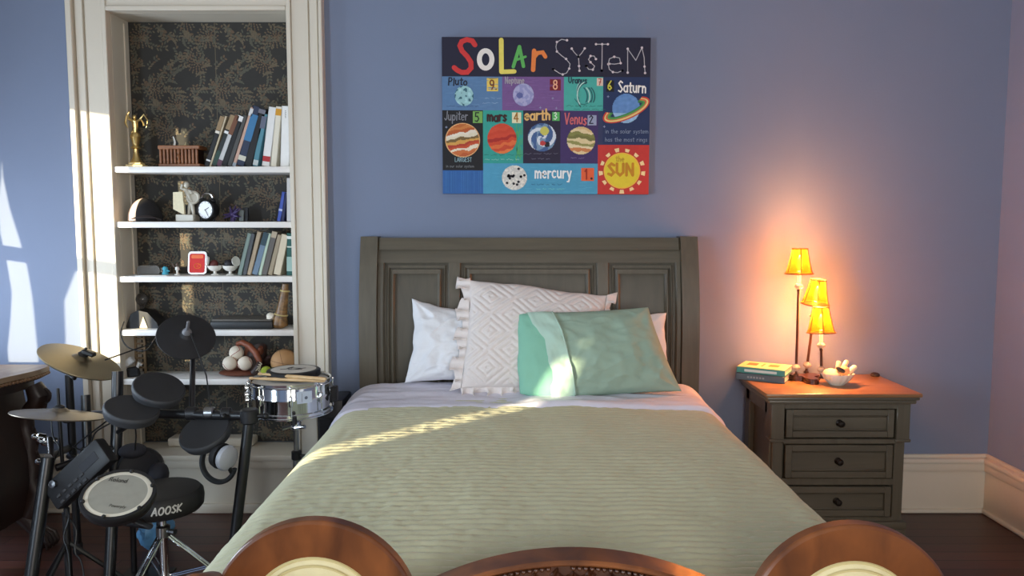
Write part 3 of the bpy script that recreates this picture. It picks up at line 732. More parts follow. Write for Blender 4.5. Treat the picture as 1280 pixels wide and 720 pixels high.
# ================================================================== WALL CANVAS
cv = thing('canvas_print', (.164, 3.79, 1.606), 'bright solar system canvas print hung above the headboard', 'canvas print')
CX0, CX1, CZ0, CZ1, CY = -.336, .664, 1.606, 2.350, 3.762
def cz(zx, zy, l=0):
    """a spot of the print: 949x720 sheet coordinates -> place"""
    u = (zx-42)/842.0; v = (zy-52)/643.0; tl = .004
    return V((CX0+u*(CX1-CX0)+v*.0, CY-.0007*l, CZ1-v*(CZ1-CZ0)-u*tl))
NAVY = (24, 24, 50)
mb = MB(); p = [cz(42, 52), cz(884, 52), cz(884, 695), cz(42, 695)]
mb.add(p+[q+V((0, .034, 0)) for q in p], [[0, 1, 2, 3], [7, 6, 5, 4], [0, 4, 5, 1], [1, 5, 6, 2], [2, 6, 7, 3], [3, 7, 4, 0]])
mb.build('canvas', paint((36, 46, 88)), cv)
class Ink:
    def __init__(s): s.mb = MB(); s.mats = []; s.idx = {}
    def m(s, rgb):
        rgb = tuple(rgb)
        if rgb not in s.idx: s.idx[rgb] = len(s.mats); s.mats.append(paint(rgb, .7, .10))
        return s.idx[rgb]
    def rect(s, x0, y0, x1, y1, rgb, l):
        s.mb.add([cz(x0, y0, l), cz(x1, y0, l), cz(x1, y1, l), cz(x0, y1, l)], [[0, 1, 2, 3]], s.m(rgb))
    def poly(s, pts, rgb, l): s.mb.add([cz(x, y, l) for x, y in pts], [list(range(len(pts)))], s.m(rgb))
    def disc(s, x, y, rx, ry, rgb, l, n=24): s.poly([(x+rx*math.cos(2*PI*k/n), y+ry*math.sin(2*PI*k/n)) for k in range(n)], rgb, l)
    def stroke(s, pts, wd, rgb, l, caps=True):
        """one ribbon with mitred bends, so that no two pieces of it lie in the same plane on top of each other"""
        p = [pts[0]]
        for q in pts[1:]:
            if math.hypot(q[0]-p[-1][0], q[1]-p[-1][1]) > 1e-4: p.append(q)
        if len(p) < 2: return
        for i in range(1, len(p)-1):
            ax, ay, bx, by = p[i][0]-p[i-1][0], p[i][1]-p[i-1][1], p[i+1][0]-p[i][0], p[i+1][1]-p[i][1]
            if ax*bx+ay*by < -.05*math.hypot(ax, ay)*math.hypot(bx, by):
                s.stroke(p[:i+1], wd, rgb, l, caps); s.stroke(p[i:], wd, rgb, l, caps); return
        s.n = (getattr(s, 'n', 0)+1) % 7; l = l+.11*s.n
        closed = math.hypot(p[0][0]-p[-1][0], p[0][1]-p[-1][1]) < .5 and len(p) > 4
        L = []; Rr = []; k = len(p)
        for i, (x, y) in enumerate(p):
            a_ = p[i-1] if i else (p[-2] if closed else p[0]); b_ = p[i+1] if i < k-1 else (p[1] if closed else p[-1])
            d1 = (x-a_[0], y-a_[1]); d2 = (b_[0]-x, b_[1]-y); n1 = math.hypot(*d1); n2 = math.hypot(*d2)
            if n1 < 1e-6: d1, n1 = d2, n2
            if n2 < 1e-6: d2, n2 = d1, n1
            nx, ny = -(d1[1]/n1+d2[1]/n2), d1[0]/n1+d2[0]/n2; nn = math.hypot(nx, ny)
            if nn < .5: nx, ny, nn = -d1[1]/n1, d1[0]/n1, 1
            nx, ny = nx/nn, ny/nn; c = max(.55, nx*-d1[1]/n1+ny*d1[0]/n1); h = wd/2/c
            L.append((x+nx*h, y+ny*h)); Rr.append((x-nx*h, y-ny*h))
        m = s.m(rgb); vs = [cz(*q, l) for q in L]+[cz(*q, l) for q in Rr]
        s.mb.add(vs, [[i, i+1, k+i+1, k+i] for i in range(k-1)], m)
        if caps and not closed:
            for e, (A, B) in ((p[0], (L[0], Rr[0])), (p[-1], (Rr[-1], L[-1]))):
                a0 = math.atan2(A[1]-e[1], A[0]-e[0])
                s.poly([A]+[(e[0]+wd/2*math.cos(a0+PI*j/6), e[1]+wd/2*math.sin(a0+PI*j/6)) for j in range(1, 6)]+[B], rgb, l)
    def planet(s, x, y, rx, ry, fn, l, n=44):
        for i in range(n):
            for j in range(n):
                u, v = -1+2*(i+.5)/n, -1+2*(j+.5)/n
                if u*u+v*v > 1: continue
                s.rect(x+rx*(u-1/n), y+ry*(v-1/n), x+rx*(u+1/n), y+ry*(v+1/n), fn(u, v), l)
def arc(cx, cy, rx, ry, a0, a1, n=10): return [(cx+rx*math.cos(R(a0+(a1-a0)*k/n)), cy+ry*math.sin(R(a0+(a1-a0)*k/n))) for k in range(n+1)]
# handwritten letters: (advance, strokes), x to the right, y up, x-height .6
G = {
 'a': (.55, [arc(.25, .28, .22, .28, 60, 360), [(.47, .58), (.47, .0)]]), 'b': (.55, [[(.05, 1), (.05, 0)], arc(.27, .28, .22, .28, -180, 180, 16)]),
 'c': (.5, [arc(.26, .3, .22, .29, 50, 310)]), 'd': (.55, [arc(.25, .28, .22, .28, 0, 360, 16), [(.47, 1), (.47, 0)]]),
 'e': (.52, [[(.05, .32), (.45, .34)]+arc(.25, .3, .21, .29, 10, 310)]), 'g': (.55, [arc(.25, .3, .22, .28, 0, 360, 14), [(.47, .58), (.47, -.2), (.3, -.35), (.08, -.28)]]),
 'h': (.52, [[(.06, 1), (.06, 0)], [(.06, .38), (.22, .58), (.42, .45), (.42, 0)]]), 'i': (.2, [[(.1, .58), (.1, 0)], [(.1, .8), (.1, .83)]]),
 'k': (.5, [[(.06, 1), (.06, 0)], [(.42, .6), (.06, .28), (.44, 0)]]), 'l': (.2, [[(.1, 1), (.1, 0)]]),
 'm': (.8, [[(.06, .6), (.06, 0)], [(.06, .4), (.2, .6), (.36, .45), (.36, 0)], [(.36, .4), (.52, .6), (.7, .45), (.7, 0)]]),
 'n': (.52, [[(.06, .6), (.06, 0)], [(.06, .4), (.24, .6), (.43, .45), (.43, 0)]]), 'o': (.55, [arc(.26, .3, .22, .29, 0, 360, 16)]),
 'p': (.55, [[(.06, .6), (.06, -.35)], arc(.27, .3, .21, .29, -180, 180, 14)]), 'r': (.42, [[(.06, .6), (.06, 0)], [(.06, .35), (.2, .58), (.38, .56)]]),
 's': (.45, [[(.4, .52), (.22, .6), (.07, .47), (.22, .32), (.38, .17), (.22, .0), (.04, .08)]]), 't': (.42, [[(.2, .9), (.2, .05), (.36, .02)], [(.02, .62), (.4, .64)]]),
 'u': (.55, [[(.06, .6), (.06, .15), (.22, 0), (.44, .15), (.44, .6)], [(.44, .6), (.46, 0)]]), 'v': (.5, [[(.03, .6), (.24, 0), (.45, .6)]]),
 'w': (.75, [[(.03, .6), (.2, 0), (.36, .5), (.52, 0), (.7, .6)]]), 'y': (.5, [[(.05, .6), (.25, .1)], [(.46, .6), (.2, -.3), (.05, -.3)]]),
 'A': (.7, [[(.03, 0), (.34, 1), (.65, 0)], [(.14, .36), (.55, .36)]]), 'D': (.7, [[(.06, 0), (.06, 1), (.35, 1), (.6, .75), (.6, .25), (.35, 0), (.06, 0)]]),
 'E': (.6, [[(.5, 1), (.06, 1), (.06, 0), (.52, 0)], [(.06, .52), (.42, .52)]]), 'G': (.75, [arc(.36, .5, .3, .49, 320, 20+0, 12)[::-1][:1]+arc(.36, .5, .3, .49, 315, 45, 14), ]),
 'J': (.5, [[(.45, 1), (.4, .15), (.22, 0), (.05, .18)]]), 'K': (.65, [[(.06, 1), (.06, 0)], [(.56, 1), (.08, .45), (.58, 0)]]), 'L': (.55, [[(.06, 1), (.06, 0), (.5, 0)]]),
 'N': (.7, [[(.06, 0), (.06, 1), (.58, 0), (.58, 1)]]), 'O': (.75, [arc(.36, .5, .3, .49, 0, 360, 18)]), 'P': (.6, [[(.08, 0), (.08, 1), (.4, .98), (.52, .76), (.4, .52), (.08, .48)]]),
 'R': (.65, [[(.06, 0), (.06, 1), (.4, 1), (.52, .76), (.4, .52), (.06, .5)], [(.3, .5), (.56, 0)]]), 'S': (.6, [[(.52, .86), (.3, 1), (.08, .8), (.3, .52), (.52, .25), (.3, 0), (.05, .12)]]),
 'T': (.6, [[(.03, 1), (.57, 1)], [(.3, 1), (.3, 0)]]), 'U': (.7, [[(.06, 1), (.06, .25), (.32, 0), (.58, .25), (.58, 1)]]), 'V': (.65, [[(.03, 1), (.32, 0), (.6, 1)]]),
 '1': (.3, [[(.02, .8), (.16, 1), (.16, 0)]]), '2': (.55, [[(.06, .78), (.26, 1), (.46, .78), (.05, 0), (.5, 0)]]), '3': (.5, [[(.06, .9), (.28, 1), (.42, .76), (.2, .54), (.45, .28), (.26, 0), (.04, .1)]]),
 '4': (.55, [[(.36, 0), (.36, 1), (.04, .32), (.5, .32)]]), '5': (.5, [[(.44, 1), (.1, 1), (.08, .56), (.3, .6), (.44, .3), (.26, 0), (.04, .08)]]), '6': (.5, [[(.4, 1), (.1, .5), (.08, .2), (.26, 0), (.44, .2), (.3, .46), (.1, .38)]]),
 '7': (.5, [[(.04, 1), (.46, 1), (.2, 0)], [(.14, .5), (.42, .5)]]), '8': (.5, [arc(.25, .75, .18, .24, 0, 360, 12), arc(.25, .26, .21, .26, 0, 360, 12)]), '9': (.5, [arc(.25, .7, .19, .28, 0, 360, 12), [(.44, .7), (.4, .3), (.24, 0)]]),
 '.': (.2, [[(.08, 0), (.1, .02)]]), ' ': (.35, [])}
G['G'] = (.75, [arc(.36, .5, .3, .49, -45, -315, 14)[::-1][::-1], [(.4, .45), (.66, .45), (.64, .1)]])
def text_strokes(t, x, y, h, adv=1.0, slant=0.0, jit=0.0):
    out = []; rnd = random.Random(len(t)*7+int(x))
    for ch in t:
        w_, sts = G[ch]; dy = jit*h*rnd.uniform(-1, 1)
        for st in sts: out.append([(x+(a+slant*b)*h*adv, y-b*h-dy) for a, b in st])
        x += (w_+.1)*h*adv
    return out
ink = Ink()
for r_ in ((42, 52, 884, 212, NAVY), (42, 212, 285, 350, (88, 126, 168)), (285, 212, 535, 350, (118, 84, 142)), (535, 212, 694, 350, (70, 172, 160)), (694, 212, 884, 490, (26, 46, 88)),
           (42, 350, 207, 598, (16, 16, 22)), (207, 350, 370, 568, (48, 158, 146)), (370, 350, 522, 568, (36, 29, 56)), (522, 350, 675, 568, (62, 44, 98)),
           (42, 598, 207, 695, (44, 98, 164)), (207, 568, 675, 695, (76, 156, 190)), (675, 490, 884, 695, (196, 52, 46))):
    ink.rect(*r_, 1)
rnd = random.Random(11)
for k in range(26):                        # brushed streaks of the painted grounds
    x = rnd.uniform(50, 200); ink.stroke([(x, 602), (x, 690)], 1.6, (62, 118, 182), 2, False)
for k in range(40):
    y = rnd.uniform(218, 345); x = rnd.uniform(50, 250); ink.stroke([(x, y), (x+30, y)], 2, (100, 138, 178), 2, False)
    y = rnd.uniform(218, 345); x = rnd.uniform(290, 500); ink.stroke([(x, y), (x+30, y)], 2, (130, 94, 152), 2, False)
    y = rnd.uniform(575, 690); x = rnd.uniform(212, 640); ink.stroke([(x, y), (x+30, y)], 2, (90, 168, 198), 2, False)
    x = rnd.uniform(340, 366); y = rnd.uniform(400, 540); ink.stroke([(x, y), (x, y+22)], 3, (80, 170, 110), 2, False)
A_ = lambda pts: [(x*.4772, y*.4772+16.4) for x, y in pts]
B_ = lambda pts: [(x*.4772+458, y*.4772+16.4) for x, y in pts]
ink.stroke(A_([(368, 142), (345, 107), (300, 97), (257, 114), (241, 150), (260, 195), (303, 240), (334, 290), (335, 338), (302, 374), (255, 376), (217, 357), (192, 335)]), 20, (206, 52, 52), 3)
ink.stroke(A_(arc(458, 265, 53, 74, 0, 360, 26)), 20, (236, 230, 222), 3)
ink.stroke(A_([(590, 100), (592, 368)]), 19, (232, 216, 100), 3); ink.stroke(A_([(592, 370), (700, 366)]), 18, (232, 216, 100), 3)
ink.stroke(A_([(692, 326), (744, 155), (778, 322)]), 14, (92, 178, 88), 3); ink.stroke(A_([(706, 272), (795, 240)]), 10, (92, 178, 88), 3)
ink.stroke(A_([(860, 352), (868, 190)]), 18, (232, 130, 62), 3); ink.stroke(A_([(868, 245), (898, 208), (940, 203), (963, 240)]), 16, (232, 130, 62), 3)
DOT = []
for st in ([(185, 100), (140, 92), (100, 115), (92, 155), (100, 195), (140, 230), (178, 258), (212, 300), (205, 340), (183, 377), (150, 390), (120, 378), (70, 345)], [(225, 170), (248, 203), (282, 238)], [(335, 168), (310, 208), (282, 238), (286, 275), (288, 318), (292, 358)],
           [(430, 258), (415, 232), (385, 232), (368, 262), (385, 285), (420, 318), (405, 348), (370, 345), (350, 318)], [(430, 132), (530, 132)], [(482, 132), (482, 292), (480, 355)],
           [(545, 298), (590, 300), (640, 292), (630, 248), (585, 238), (545, 255), (535, 300), (545, 345), (575, 368), (615, 372), (655, 355)], [(700, 372), (698, 205), (698, 170), (768, 268), (818, 160), (838, 245), (842, 320), (848, 375)]):
    ink.stroke(B_(st), 3.2, (186, 182, 186), 3); DOT += B_(st)[::2]+[B_(st)[-1]]
for x, y in DOT: ink.disc(x, y, 5, 5, (214, 200, 204), 4, 10)
def word(t, x, y, h, wd, rgb, adv=1.0, slant=0, jit=.0, l=3):
    for st in text_strokes(t, x, y, h, adv, slant, jit): ink.stroke(st, wd, rgb, l)
word('Pluto', 66, 248, 30, 5, (22, 28, 46), .95, .08, .08); word('Neptune', 297, 240, 26, 4, (168, 160, 172), .68, 0, .06); word('Uranus', 553, 238, 26, 4.5, (24, 60, 74), .78, 0, .05)
word('Saturn', 755, 274, 44, 6, (238, 236, 230), .72, 0, .04); word('Jupiter', 50, 390, 36, 4, (126, 128, 136), .70, .06, .06); word('mars', 224, 394, 40, 8, (54, 24, 26), .78, 0, .04)
word('earth', 376, 388, 42, 7.5, (226, 182, 112), .88, 0, .04); word('Venus', 538, 406, 44, 5.5, (206, 104, 108), .66, .05, .06); word('mercury', 418, 628, 48, 6.5, (240, 240, 238), .72, 0, .03)
for (x0, y0, x1, y1, c) in ((223, 218, 269, 272, (232, 200, 92)), (478, 222, 522, 268, (120, 22, 36)), (668, 216, 693, 248, (230, 200, 180)), (706, 226, 738, 272, (12, 14, 24)), (166, 354, 205, 402, (122, 176, 88)),
                            (325, 358, 362, 402, (232, 226, 186)), (488, 356, 518, 392, (90, 180, 96)), (632, 368, 668, 410, (152, 160, 186)), (608, 586, 660, 640, (228, 98, 56))): ink.rect(x0, y0, x1, y1, c, 2)
for t, x, y, h, wd, c in (('9.', 234, 264, 38, 5.5, (120, 58, 20)), ('8', 491, 262, 36, 5, (240, 176, 140)), ('7', 674, 244, 24, 3.6, (170, 72, 62)), ('6', 711, 264, 36, 5, (206, 200, 70)), ('5', 174, 396, 36, 5, (26, 44, 32)), ('4', 332, 396, 36, 5, (164, 112, 32)),
                          ('3', 494, 386, 28, 4, (216, 232, 214)), ('2', 638, 402, 32, 4.5, (24, 24, 44)), ('1', 623, 632, 40, 6, (160, 44, 24))): word(t, x, y, h, wd, c, l=3)
ink.disc(650, 630, 5, 5, (20, 20, 20), 3, 10)
def spots(base, dk, seed, k=2.6):
    def f(u, v):
        q = nz(u*k+seed, v*k, seed); return dk if q > .22 else (base if q > -.25 else [min(255, x+18) for x in base])
    return f
def quant(f): return lambda u, v: tuple(int(x) for x in f(u, v))
ink.planet(131, 291, 38, 41, quant(spots((150, 196, 200), (58, 104, 118), 3)), 3)
ink.planet(371, 286, 42, 46, quant(lambda u, v: (92, 100, 158) if (u+.35)**2*2+(v-.05)**2*3 < .2 else ((172, 172, 208) if nz(u*3, v*3, 5) > .05 else (148, 150, 196))), 3)
for k in range(9):                         # uranus: strokes curving over the disc
    a = -40+k*10; ink.stroke(arc(640-k*2, 268+k*3, 52-k*2.2, 54, 160-k*4, 215+k*6, 8) if k % 2 == 0 else arc(585+k*5, 292, 40, 46, -50, 30, 8), 4.5, (30, 92, 100) if k % 3 else (180, 222, 210), 3)
ink.stroke(arc(614, 280, 40, 44, 150, 40, 10)[::-1], 3, (40, 110, 112), 3)
def bands(cols, sl, fr, seed):
    def f(u, v):
        q = (v+sl*u+.16*nz(u*2.2, v*2.2, seed)+1)/2*fr
        return cols[int(max(0, min(len(cols)-1, q)))]
    return f
ink.disc(124, 473, 71, 71, (226, 176, 120), 3, 36)
ink.planet(124, 473, 67, 67, bands([(190, 104, 48), (206, 126, 62), (184, 90, 40), (232, 222, 204), (226, 216, 190), (120, 96, 54), (214, 160, 78), (176, 60, 40), (198, 80, 44), (234, 222, 198), (204, 112, 60), (190, 92, 48)], .22, 12, 2), 4)
ink.planet(284, 466, 59, 62, bands([(206, 70, 44), (210, 76, 48), (204, 66, 40), (208, 72, 46), (170, 40, 30), (206, 70, 40), (222, 108, 56), (204, 74, 44), (226, 120, 62)], .2, 9, 4), 3)
def earth(u, v):
    q = nz(u*2.4+3, v*2.4, 8); sp = math.sin(math.hypot(u, v)*9+math.atan2(v, u)*2)
    if (u-.18)**2+(v+.45)**2 < .10: return (206, 200, 96)
    if (u-.05)**2*1.4+(v-.42)**2*2 < .06: return (190, 62, 62)
    if (u-.36)**2+(v-.5)**2 < .04: return (22, 24, 34)
    if sp > .45: return (214, 222, 230)
    return (66, 96, 146) if q < .05 else (120, 150, 178)
ink.planet(447, 460, 57, 58, earth, 3)
ink.planet(606, 473, 57, 57, bands([(214, 186, 130), (226, 206, 160), (132, 132, 70), (116, 116, 62), (222, 204, 156), (150, 148, 86), (230, 214, 172), (204, 130, 78), (226, 202, 152)], -.12, 9, 6), 3)
ink.planet(788, 340, 56, 60, quant(lambda u, v: [x+14*nz(u*4, v*4, 3) for x in ((96, 140, 196) if v < .3 else (150, 190, 222))]), 4)
def ringpts(rx, ry):
    out = []
    for k in range(41):
        a = 2*PI*k/40; x, y = rx*math.cos(a), ry*math.sin(a); c, s_ = math.cos(R(-24)), math.sin(R(-24)); out.append((788+x*c-y*s_, 346+x*s_+y*c))
    return out
for rx, ry, c in ((99, 36, (206, 66, 54)), (93, 31, (232, 206, 130)), (86, 26, (214, 110, 70)), (79, 21, (84, 156, 78)), (72, 17, (60, 128, 70))):
    rp = ringpts(rx, ry); ink.stroke([q for k, q in enumerate(rp) if k <= 20], 6.5, c, 5); ink.stroke([q for k, q in enumerate(rp) if 20 <= k <= 24], 6.5, c, 5); ink.stroke([q for k, q in enumerate(rp) if k >= 36], 6.5, c, 5)
ink.planet(335, 628, 51, 51, quant(spots((206, 204, 196), (232, 228, 216), 9, 4.0)), 3)
for k in range(15):
    a = rnd.uniform(0, 6.3); q = rnd.uniform(.15, .93); ink.disc(335+48*q*math.cos(a), 628+48*q*math.sin(a), 5.5, 5.5, (40, 38, 48), 4, 10)
ink.disc(774, 597, 75, 75, (240, 186, 70), 3, 40); ink.disc(774, 597, 70, 70, (226, 204, 50), 4, 40)
word('the', 748, 558, 22, 4, (198, 162, 44), .95, l=5)
for st in text_strokes('SUN', 716, 616, 48, 1.02): ink.stroke(st, 11, (196, 134, 26), 5)
for k in range(13):
    a = 2*PI*(k+.25)/13; c, s_ = math.cos(a), math.sin(a); w2 = 10; ro = 92 if k % 3 else 95
    ink.poly([(774+c*79-s_*w2*.7, 597+s_*79+c*w2*.7), (774+c*ro-s_*w2, 597+s_*ro+c*w2), (774+c*ro+s_*w2, 597+s_*ro-c*w2), (774+c*79+s_*w2*.7, 597+s_*79-c*w2*.7)], (242, 214, 156), 4)
word('LARGEST', 92, 562, 17, 2.4, (140, 170, 178), .8); word('in our solar system', 56, 586, 11, 1.4, (120, 124, 128), 1.0)
word('in the solar system', 704, 442, 17, 1.8, (132, 146, 170), 1.0); word('has the most rings', 704, 476, 17, 1.8, (132, 146, 170), 1.0)
def scrib(x0, x1, y, rgb, h=5, wd=1.5, seed=1):
    rr = random.Random(seed); x = x0
    while x < x1:
        ww = rr.uniform(14, 34); st = [(x+ww*k/7, y+rr.uniform(-h, h)*.6) for k in range(8)]; ink.stroke(st, wd, rgb, 3, False); x += ww+8
for x0, x1, y, c in ((60, 190, 334, (60, 84, 120)), (215, 270, 300, (140, 168, 196)), (205, 275, 320, (150, 178, 204)), (545, 690, 331, (36, 100, 98)), (575, 688, 345, (36, 100, 98)), (212, 350, 533, (30, 110, 100)), (214, 350, 552, (150, 204, 196)),
                     (376, 516, 528, (112, 108, 126)), (405, 470, 549, (112, 108, 126)), (565, 625, 545, (132, 120, 160)), (404, 520, 655, (40, 88, 126)), (424, 540, 674, (120, 206, 196)), (440, 500, 282, (104, 70, 128))): scrib(x0, x1, y, c, seed=int(x0+y))
for x, y in ((58, 420), (700, 415), (714, 292), (440, 338), (505, 340), (490, 300)): ink.stroke([(x-4, y), (x+4, y)], 2, (150, 160, 190), 3); ink.stroke([(x, y-4), (x, y+4)], 2, (150, 160, 190), 3)
ink.mb.build('printed_design', ink.mats, cv, sharp=0)
# ================================================================== SETTEE at the foot of the bed
SY = 1.45
se = thing('settee', (.138, 1.25, 0), 'carved walnut settee with two round cream medallion backs at the foot of the bed', 'settee')
def ring_mb(cx, cz_, ro, ri, y0, y1, bev=.004, n=72, m=0):
    prof = [(ri, y0+bev*.6), (ri+bev*.5, y0), (ro-bev*1.5, y0-.002), (ro-bev*.4, y0+bev*.5), (ro, y0+bev*1.4), (ro, y1-bev), (ro-bev, y1), (ri, y1)]
    mb = MB(); vs = []; k = len(prof)
    for j in range(n):
        a = 2*PI*j/n
        for r, y in prof: vs.append((cx+r*math.cos(a), y, cz_+r*math.sin(a)))
    fs = [[j*k+i, j*k+(i+1) % k, ((j+1) % n)*k+(i+1) % k, ((j+1) % n)*k+i] for j in range(n) for i in range(k)]
    return mb.add(vs, fs, m)
MCX = ((395-640)/640.0, (1062-640)/640.0); MZ = (.898-.203, .890-.203)
for cx, c_z in zip(MCX, MZ):
    rg = ring_mb(cx, c_z, .203, .128, SY-.022, SY+.010).build('medallion_frame', SETWOOD, se, sharp=18)
    mb = MB(); mb.lathe([(.134, 0), (.131, .008), (.122, .014), (.119, .0145), (.114, .017), (.085, .028), (.045, .034), (0, .036)], (cx, SY-.012, c_z), (0, -1, 0), 64)
    pd = mb.build('medallion_pad', CREAM, se, sharp=60)
    mb = MB(); mb.torus((cx, SY-.0285, c_z), (0, 1, 0), .1165, .0028, 72, 6); mb.torus((cx, SY-.022, c_z), (0, 1, 0), .129, .0032, 72, 6); mb.build('welt', mat('cream_welt', (196, 182, 130), .7), pd)
    MB().lathe([(.13, 0), (.13, .004), (.11, .010), (0, .016)], (cx, SY+.008, c_z), (0, 1, 0), 48).build('medallion_back_cloth', CREAM, se)
    # bottom block joining the medallion to the seat rail
    mb = MB(); mb.bb(cx-.10, cx+.10, SY-.02, SY+.03, .36, c_z-.185, bev=.01); mb.build('splat', SETWOOD, se)
# the carved centre crest
CXc, ARC_R = (716-640)/640.0, .640; CZt = atz(716, 687, .8); ztop = at(716, 693, SY).z; zc0 = ztop-ARC_R
def arcpt(r, x): return zc0+math.sqrt(max(0, r*r-x*x))
X0c, X1c = MCX[0]+.155, MCX[1]-.155
mb = MB(); N_ = 60
def arch(mb, ro, ri, y0, y1, m=0):
    vs = []
    for k in range(N_+1):
        x = X0c+(X1c-X0c)*k/N_; zo, zi = arcpt(ro, x-CXc), arcpt(ri, x-CXc)
        b = min(.005, (ro-ri)*.3)
        for (y, z) in ((y0+b, zo), (y0, zo-b), (y0, zi+b), (y0+b, zi), (y1, zi), (y1, zo)): vs.append((x, y, z))
    fs = [[k*6+i, k*6+(i+1) % 6, (k+1)*6+(i+1) % 6, (k+1)*6+i] for k in range(N_) for i in range(6)]
    fs += [[5, 4, 3, 2, 1, 0], [N_*6+i for i in range(6)]]
    mb.add(vs, fs, m)
arch(mb, ARC_R, ARC_R-.012, SY-.030, SY+.035)
mb.build('crest_rim', SETWOOD, se)
mb = MB(); arch(mb, ARC_R-.010, ARC_R-.26, SY-.012, SY+.025); mb.build('crest_panel', SETCARVE, se)
for rng in (range(-27, -3), range(0, 28)):
  mb = MB()
  for k in rng:
    an = k*.0195
    r = ARC_R-.0205; x = CXc+r*math.sin(an)
    if not X0c < x < X1c: continue
    mb.ell((x, SY-.015, zc0+r*math.cos(an)), (.0058, .0070, .0058), nu=10, nv=6)
  mb.build('bead_row', SETCARVE, se)
mb = MB()                                   # acanthus scrolls
def leafcurl(x0, z0, ang, L, W, hk):
    vs = []; fs = []; n = 9
    for i in range(n+1):
        q = i/n; a = ang+hk*q*q; 
        cx = x0+L*q*math.cos(ang+hk*q*.5); cz_ = z0+L*q*math.sin(ang+hk*q*.5); wd = W*math.sin(PI*min(1, q*.9+.08))*(1+.22*math.sin(q*26))
        nx, nz_ = -math.sin(a), math.cos(a)
        for s, y in ((-1, -.012), (-.5, -.021), (0, -.016), (.5, -.021), (1, -.012)): vs.append((cx+nx*wd*s, SY+y-.004*math.sin(q*PI), cz_+nz_*wd*s))
    for i in range(n):
        for s in range(4): fs.append([i*5+s, i*5+s+1, (i+1)*5+s+1, (i+1)*5+s])
    mb.add(vs, fs)
for s in (-1, 1):
    for k in range(6):
        an = s*(.035+k*.068); r = ARC_R-.058-.004*(k % 2)
        x, z = CXc+r*math.sin(an), zc0+r*math.cos(an)
        leafcurl(x, z-.012, PI/2-s*.9-an, .05, .015, s*1.5); leafcurl(x, z-.018, PI/2+s*.5-an, .044, .012, -s*1.2)
        leafcurl(x, z-.05, PI/2-s*.4-an, .05, .016, s*1.0)
        mb.torus((x+.012*s, SY-.016, z-.030), (0, 1, 0), .011, .004, 18, 6)
leafcurl(CXc, zc0+ARC_R-.075, PI/2, .048, .018, 0)
mb.build('carving', SETCARVE, se, sharp=50)
# seat, rails, arms, legs
mb = MB(); mb.bb(-.52, .80, .92, 1.47, .33, .40, bev=.012, seg=2); mb.build('seat_rail', SETWOOD, se)
def seat_fn(a, b):
    u, v = -1+2*a, -1+2*b; return V((.14+.645*u, 1.19+.255*v, .40+.085*(max(0, (1-u**8)*(1-v**8)))**.5))
MB().grid(seat_fn, 40, 24).build('seat', CREAM, se, sharp=180)
for x in (-.49, .77):
    for y in (.95, 1.44):
        MB().tube([(x, y, .36), (x, y-.012, .26), (x, y+.006, .13), (x, y-.01, .03), (x, y-.012, 0)], [.034, .030, .020, .016, .022], 14).build('leg', SETWOOD, se)
for s, x in ((-1, -.585), (1, .862)):
    xb = x-s*.045
    mb = MB(); mb.tube([(xb, 1.43, .42), (xb+s*.010, 1.425, .60), (xb+s*.018, 1.405, .73), (xb+s*.024, 1.375, .79), (xb+s*.027, 1.33, .808), (xb+s*.035, 1.20, .775), (xb+s*.045, 1.08, .74), (xb+s*.04, 1.00, .70), (xb+s*.03, .985, .56), (xb+s*.02, .97, .38)],
                       [.03, .028, .028, .033, .034, .026, .026, .034, .026, .026], 16)
    if s > 0: mb.v = [q+V((0, 0, -.03*min(1, (q.z-.38)/.3))) for q in mb.v]
    mb.build('armrest', SETWOOD, se)
# ================================================================== CARVED CHEST at the left
ch = thing('carved_chest', (-2.40, 3.05, 0), 'dark carved wooden chest with rope-edged top standing beside the drum kit', 'chest')
RX = -2.11
def topline(o):
    pts = [(-2.98+o*0, 3.48-o), (RX-.03-o, 3.48-o)]
    for k in range(25):
        q = k/24; y = 3.46-q*.86; pts.append((RX-o+.018*math.sin(q*PI*4)-.02*q, y-o*(1-2*q)))
    pts += [(-2.98, 2.60+o)]
    return pts
TOPW = wood('worn_chest_top', (120, 98, 78), (160, 138, 112), (5, 2, 5), .4, .2)
MB().prism(topline(.0), (0, 0, .795), (1, 0, 0), (0, 1, 0), (0, 0, 1), .022).build('top', TOPW, ch)
mb = MB(); mb.prism(topline(.012), (0, 0, .772), (1, 0, 0), (0, 1, 0), (0, 0, 1), .024); mb.prism(topline(.045), (0, 0, .735), (1, 0, 0), (0, 1, 0), (0, 0, 1), .038)
mb.build('top_moulding', CARVED, ch)
mb = MB(); tp = topline(.004)[1:-1]
for (xa, ya), (xb, yb) in zip(tp, tp[1:]):
    L = math.hypot(xb-xa, yb-ya); n = max(1, int(L/.016))
    for k in range(n):
        q = k/n; mb.ell((xa+(xb-xa)*q, ya+(yb-ya)*q, .786), (.010, .0075, .009), Matrix.Rotation(math.atan2(yb-ya, xb-xa), 3, 'Z') @ Matrix.Rotation(R(40), 3, 'X'), 8, 6)
mb.build('rope_edge', mat('rope_edge_wood', (112, 82, 56), .45), ch)
def body(a, b):
    z = .16+.58*b; bul = .035*math.sin(b*PI*1.2)+.02*math.sin(b*5)
    seq = [(-2.95, 3.40), (RX-.065+bul*.6, 3.40), (RX-.065+bul*.6, 2.72), (-2.95, 2.72)]
    q = a*3; k = min(2, int(q)); q -= k; p, r_ = seq[k], seq[k+1]
    return V((p[0]+(r_[0]-p[0])*q, p[1]+(r_[1]-p[1])*q, z))
MB().grid(body, 36, 20).build('body', CARVED, ch, sharp=50)
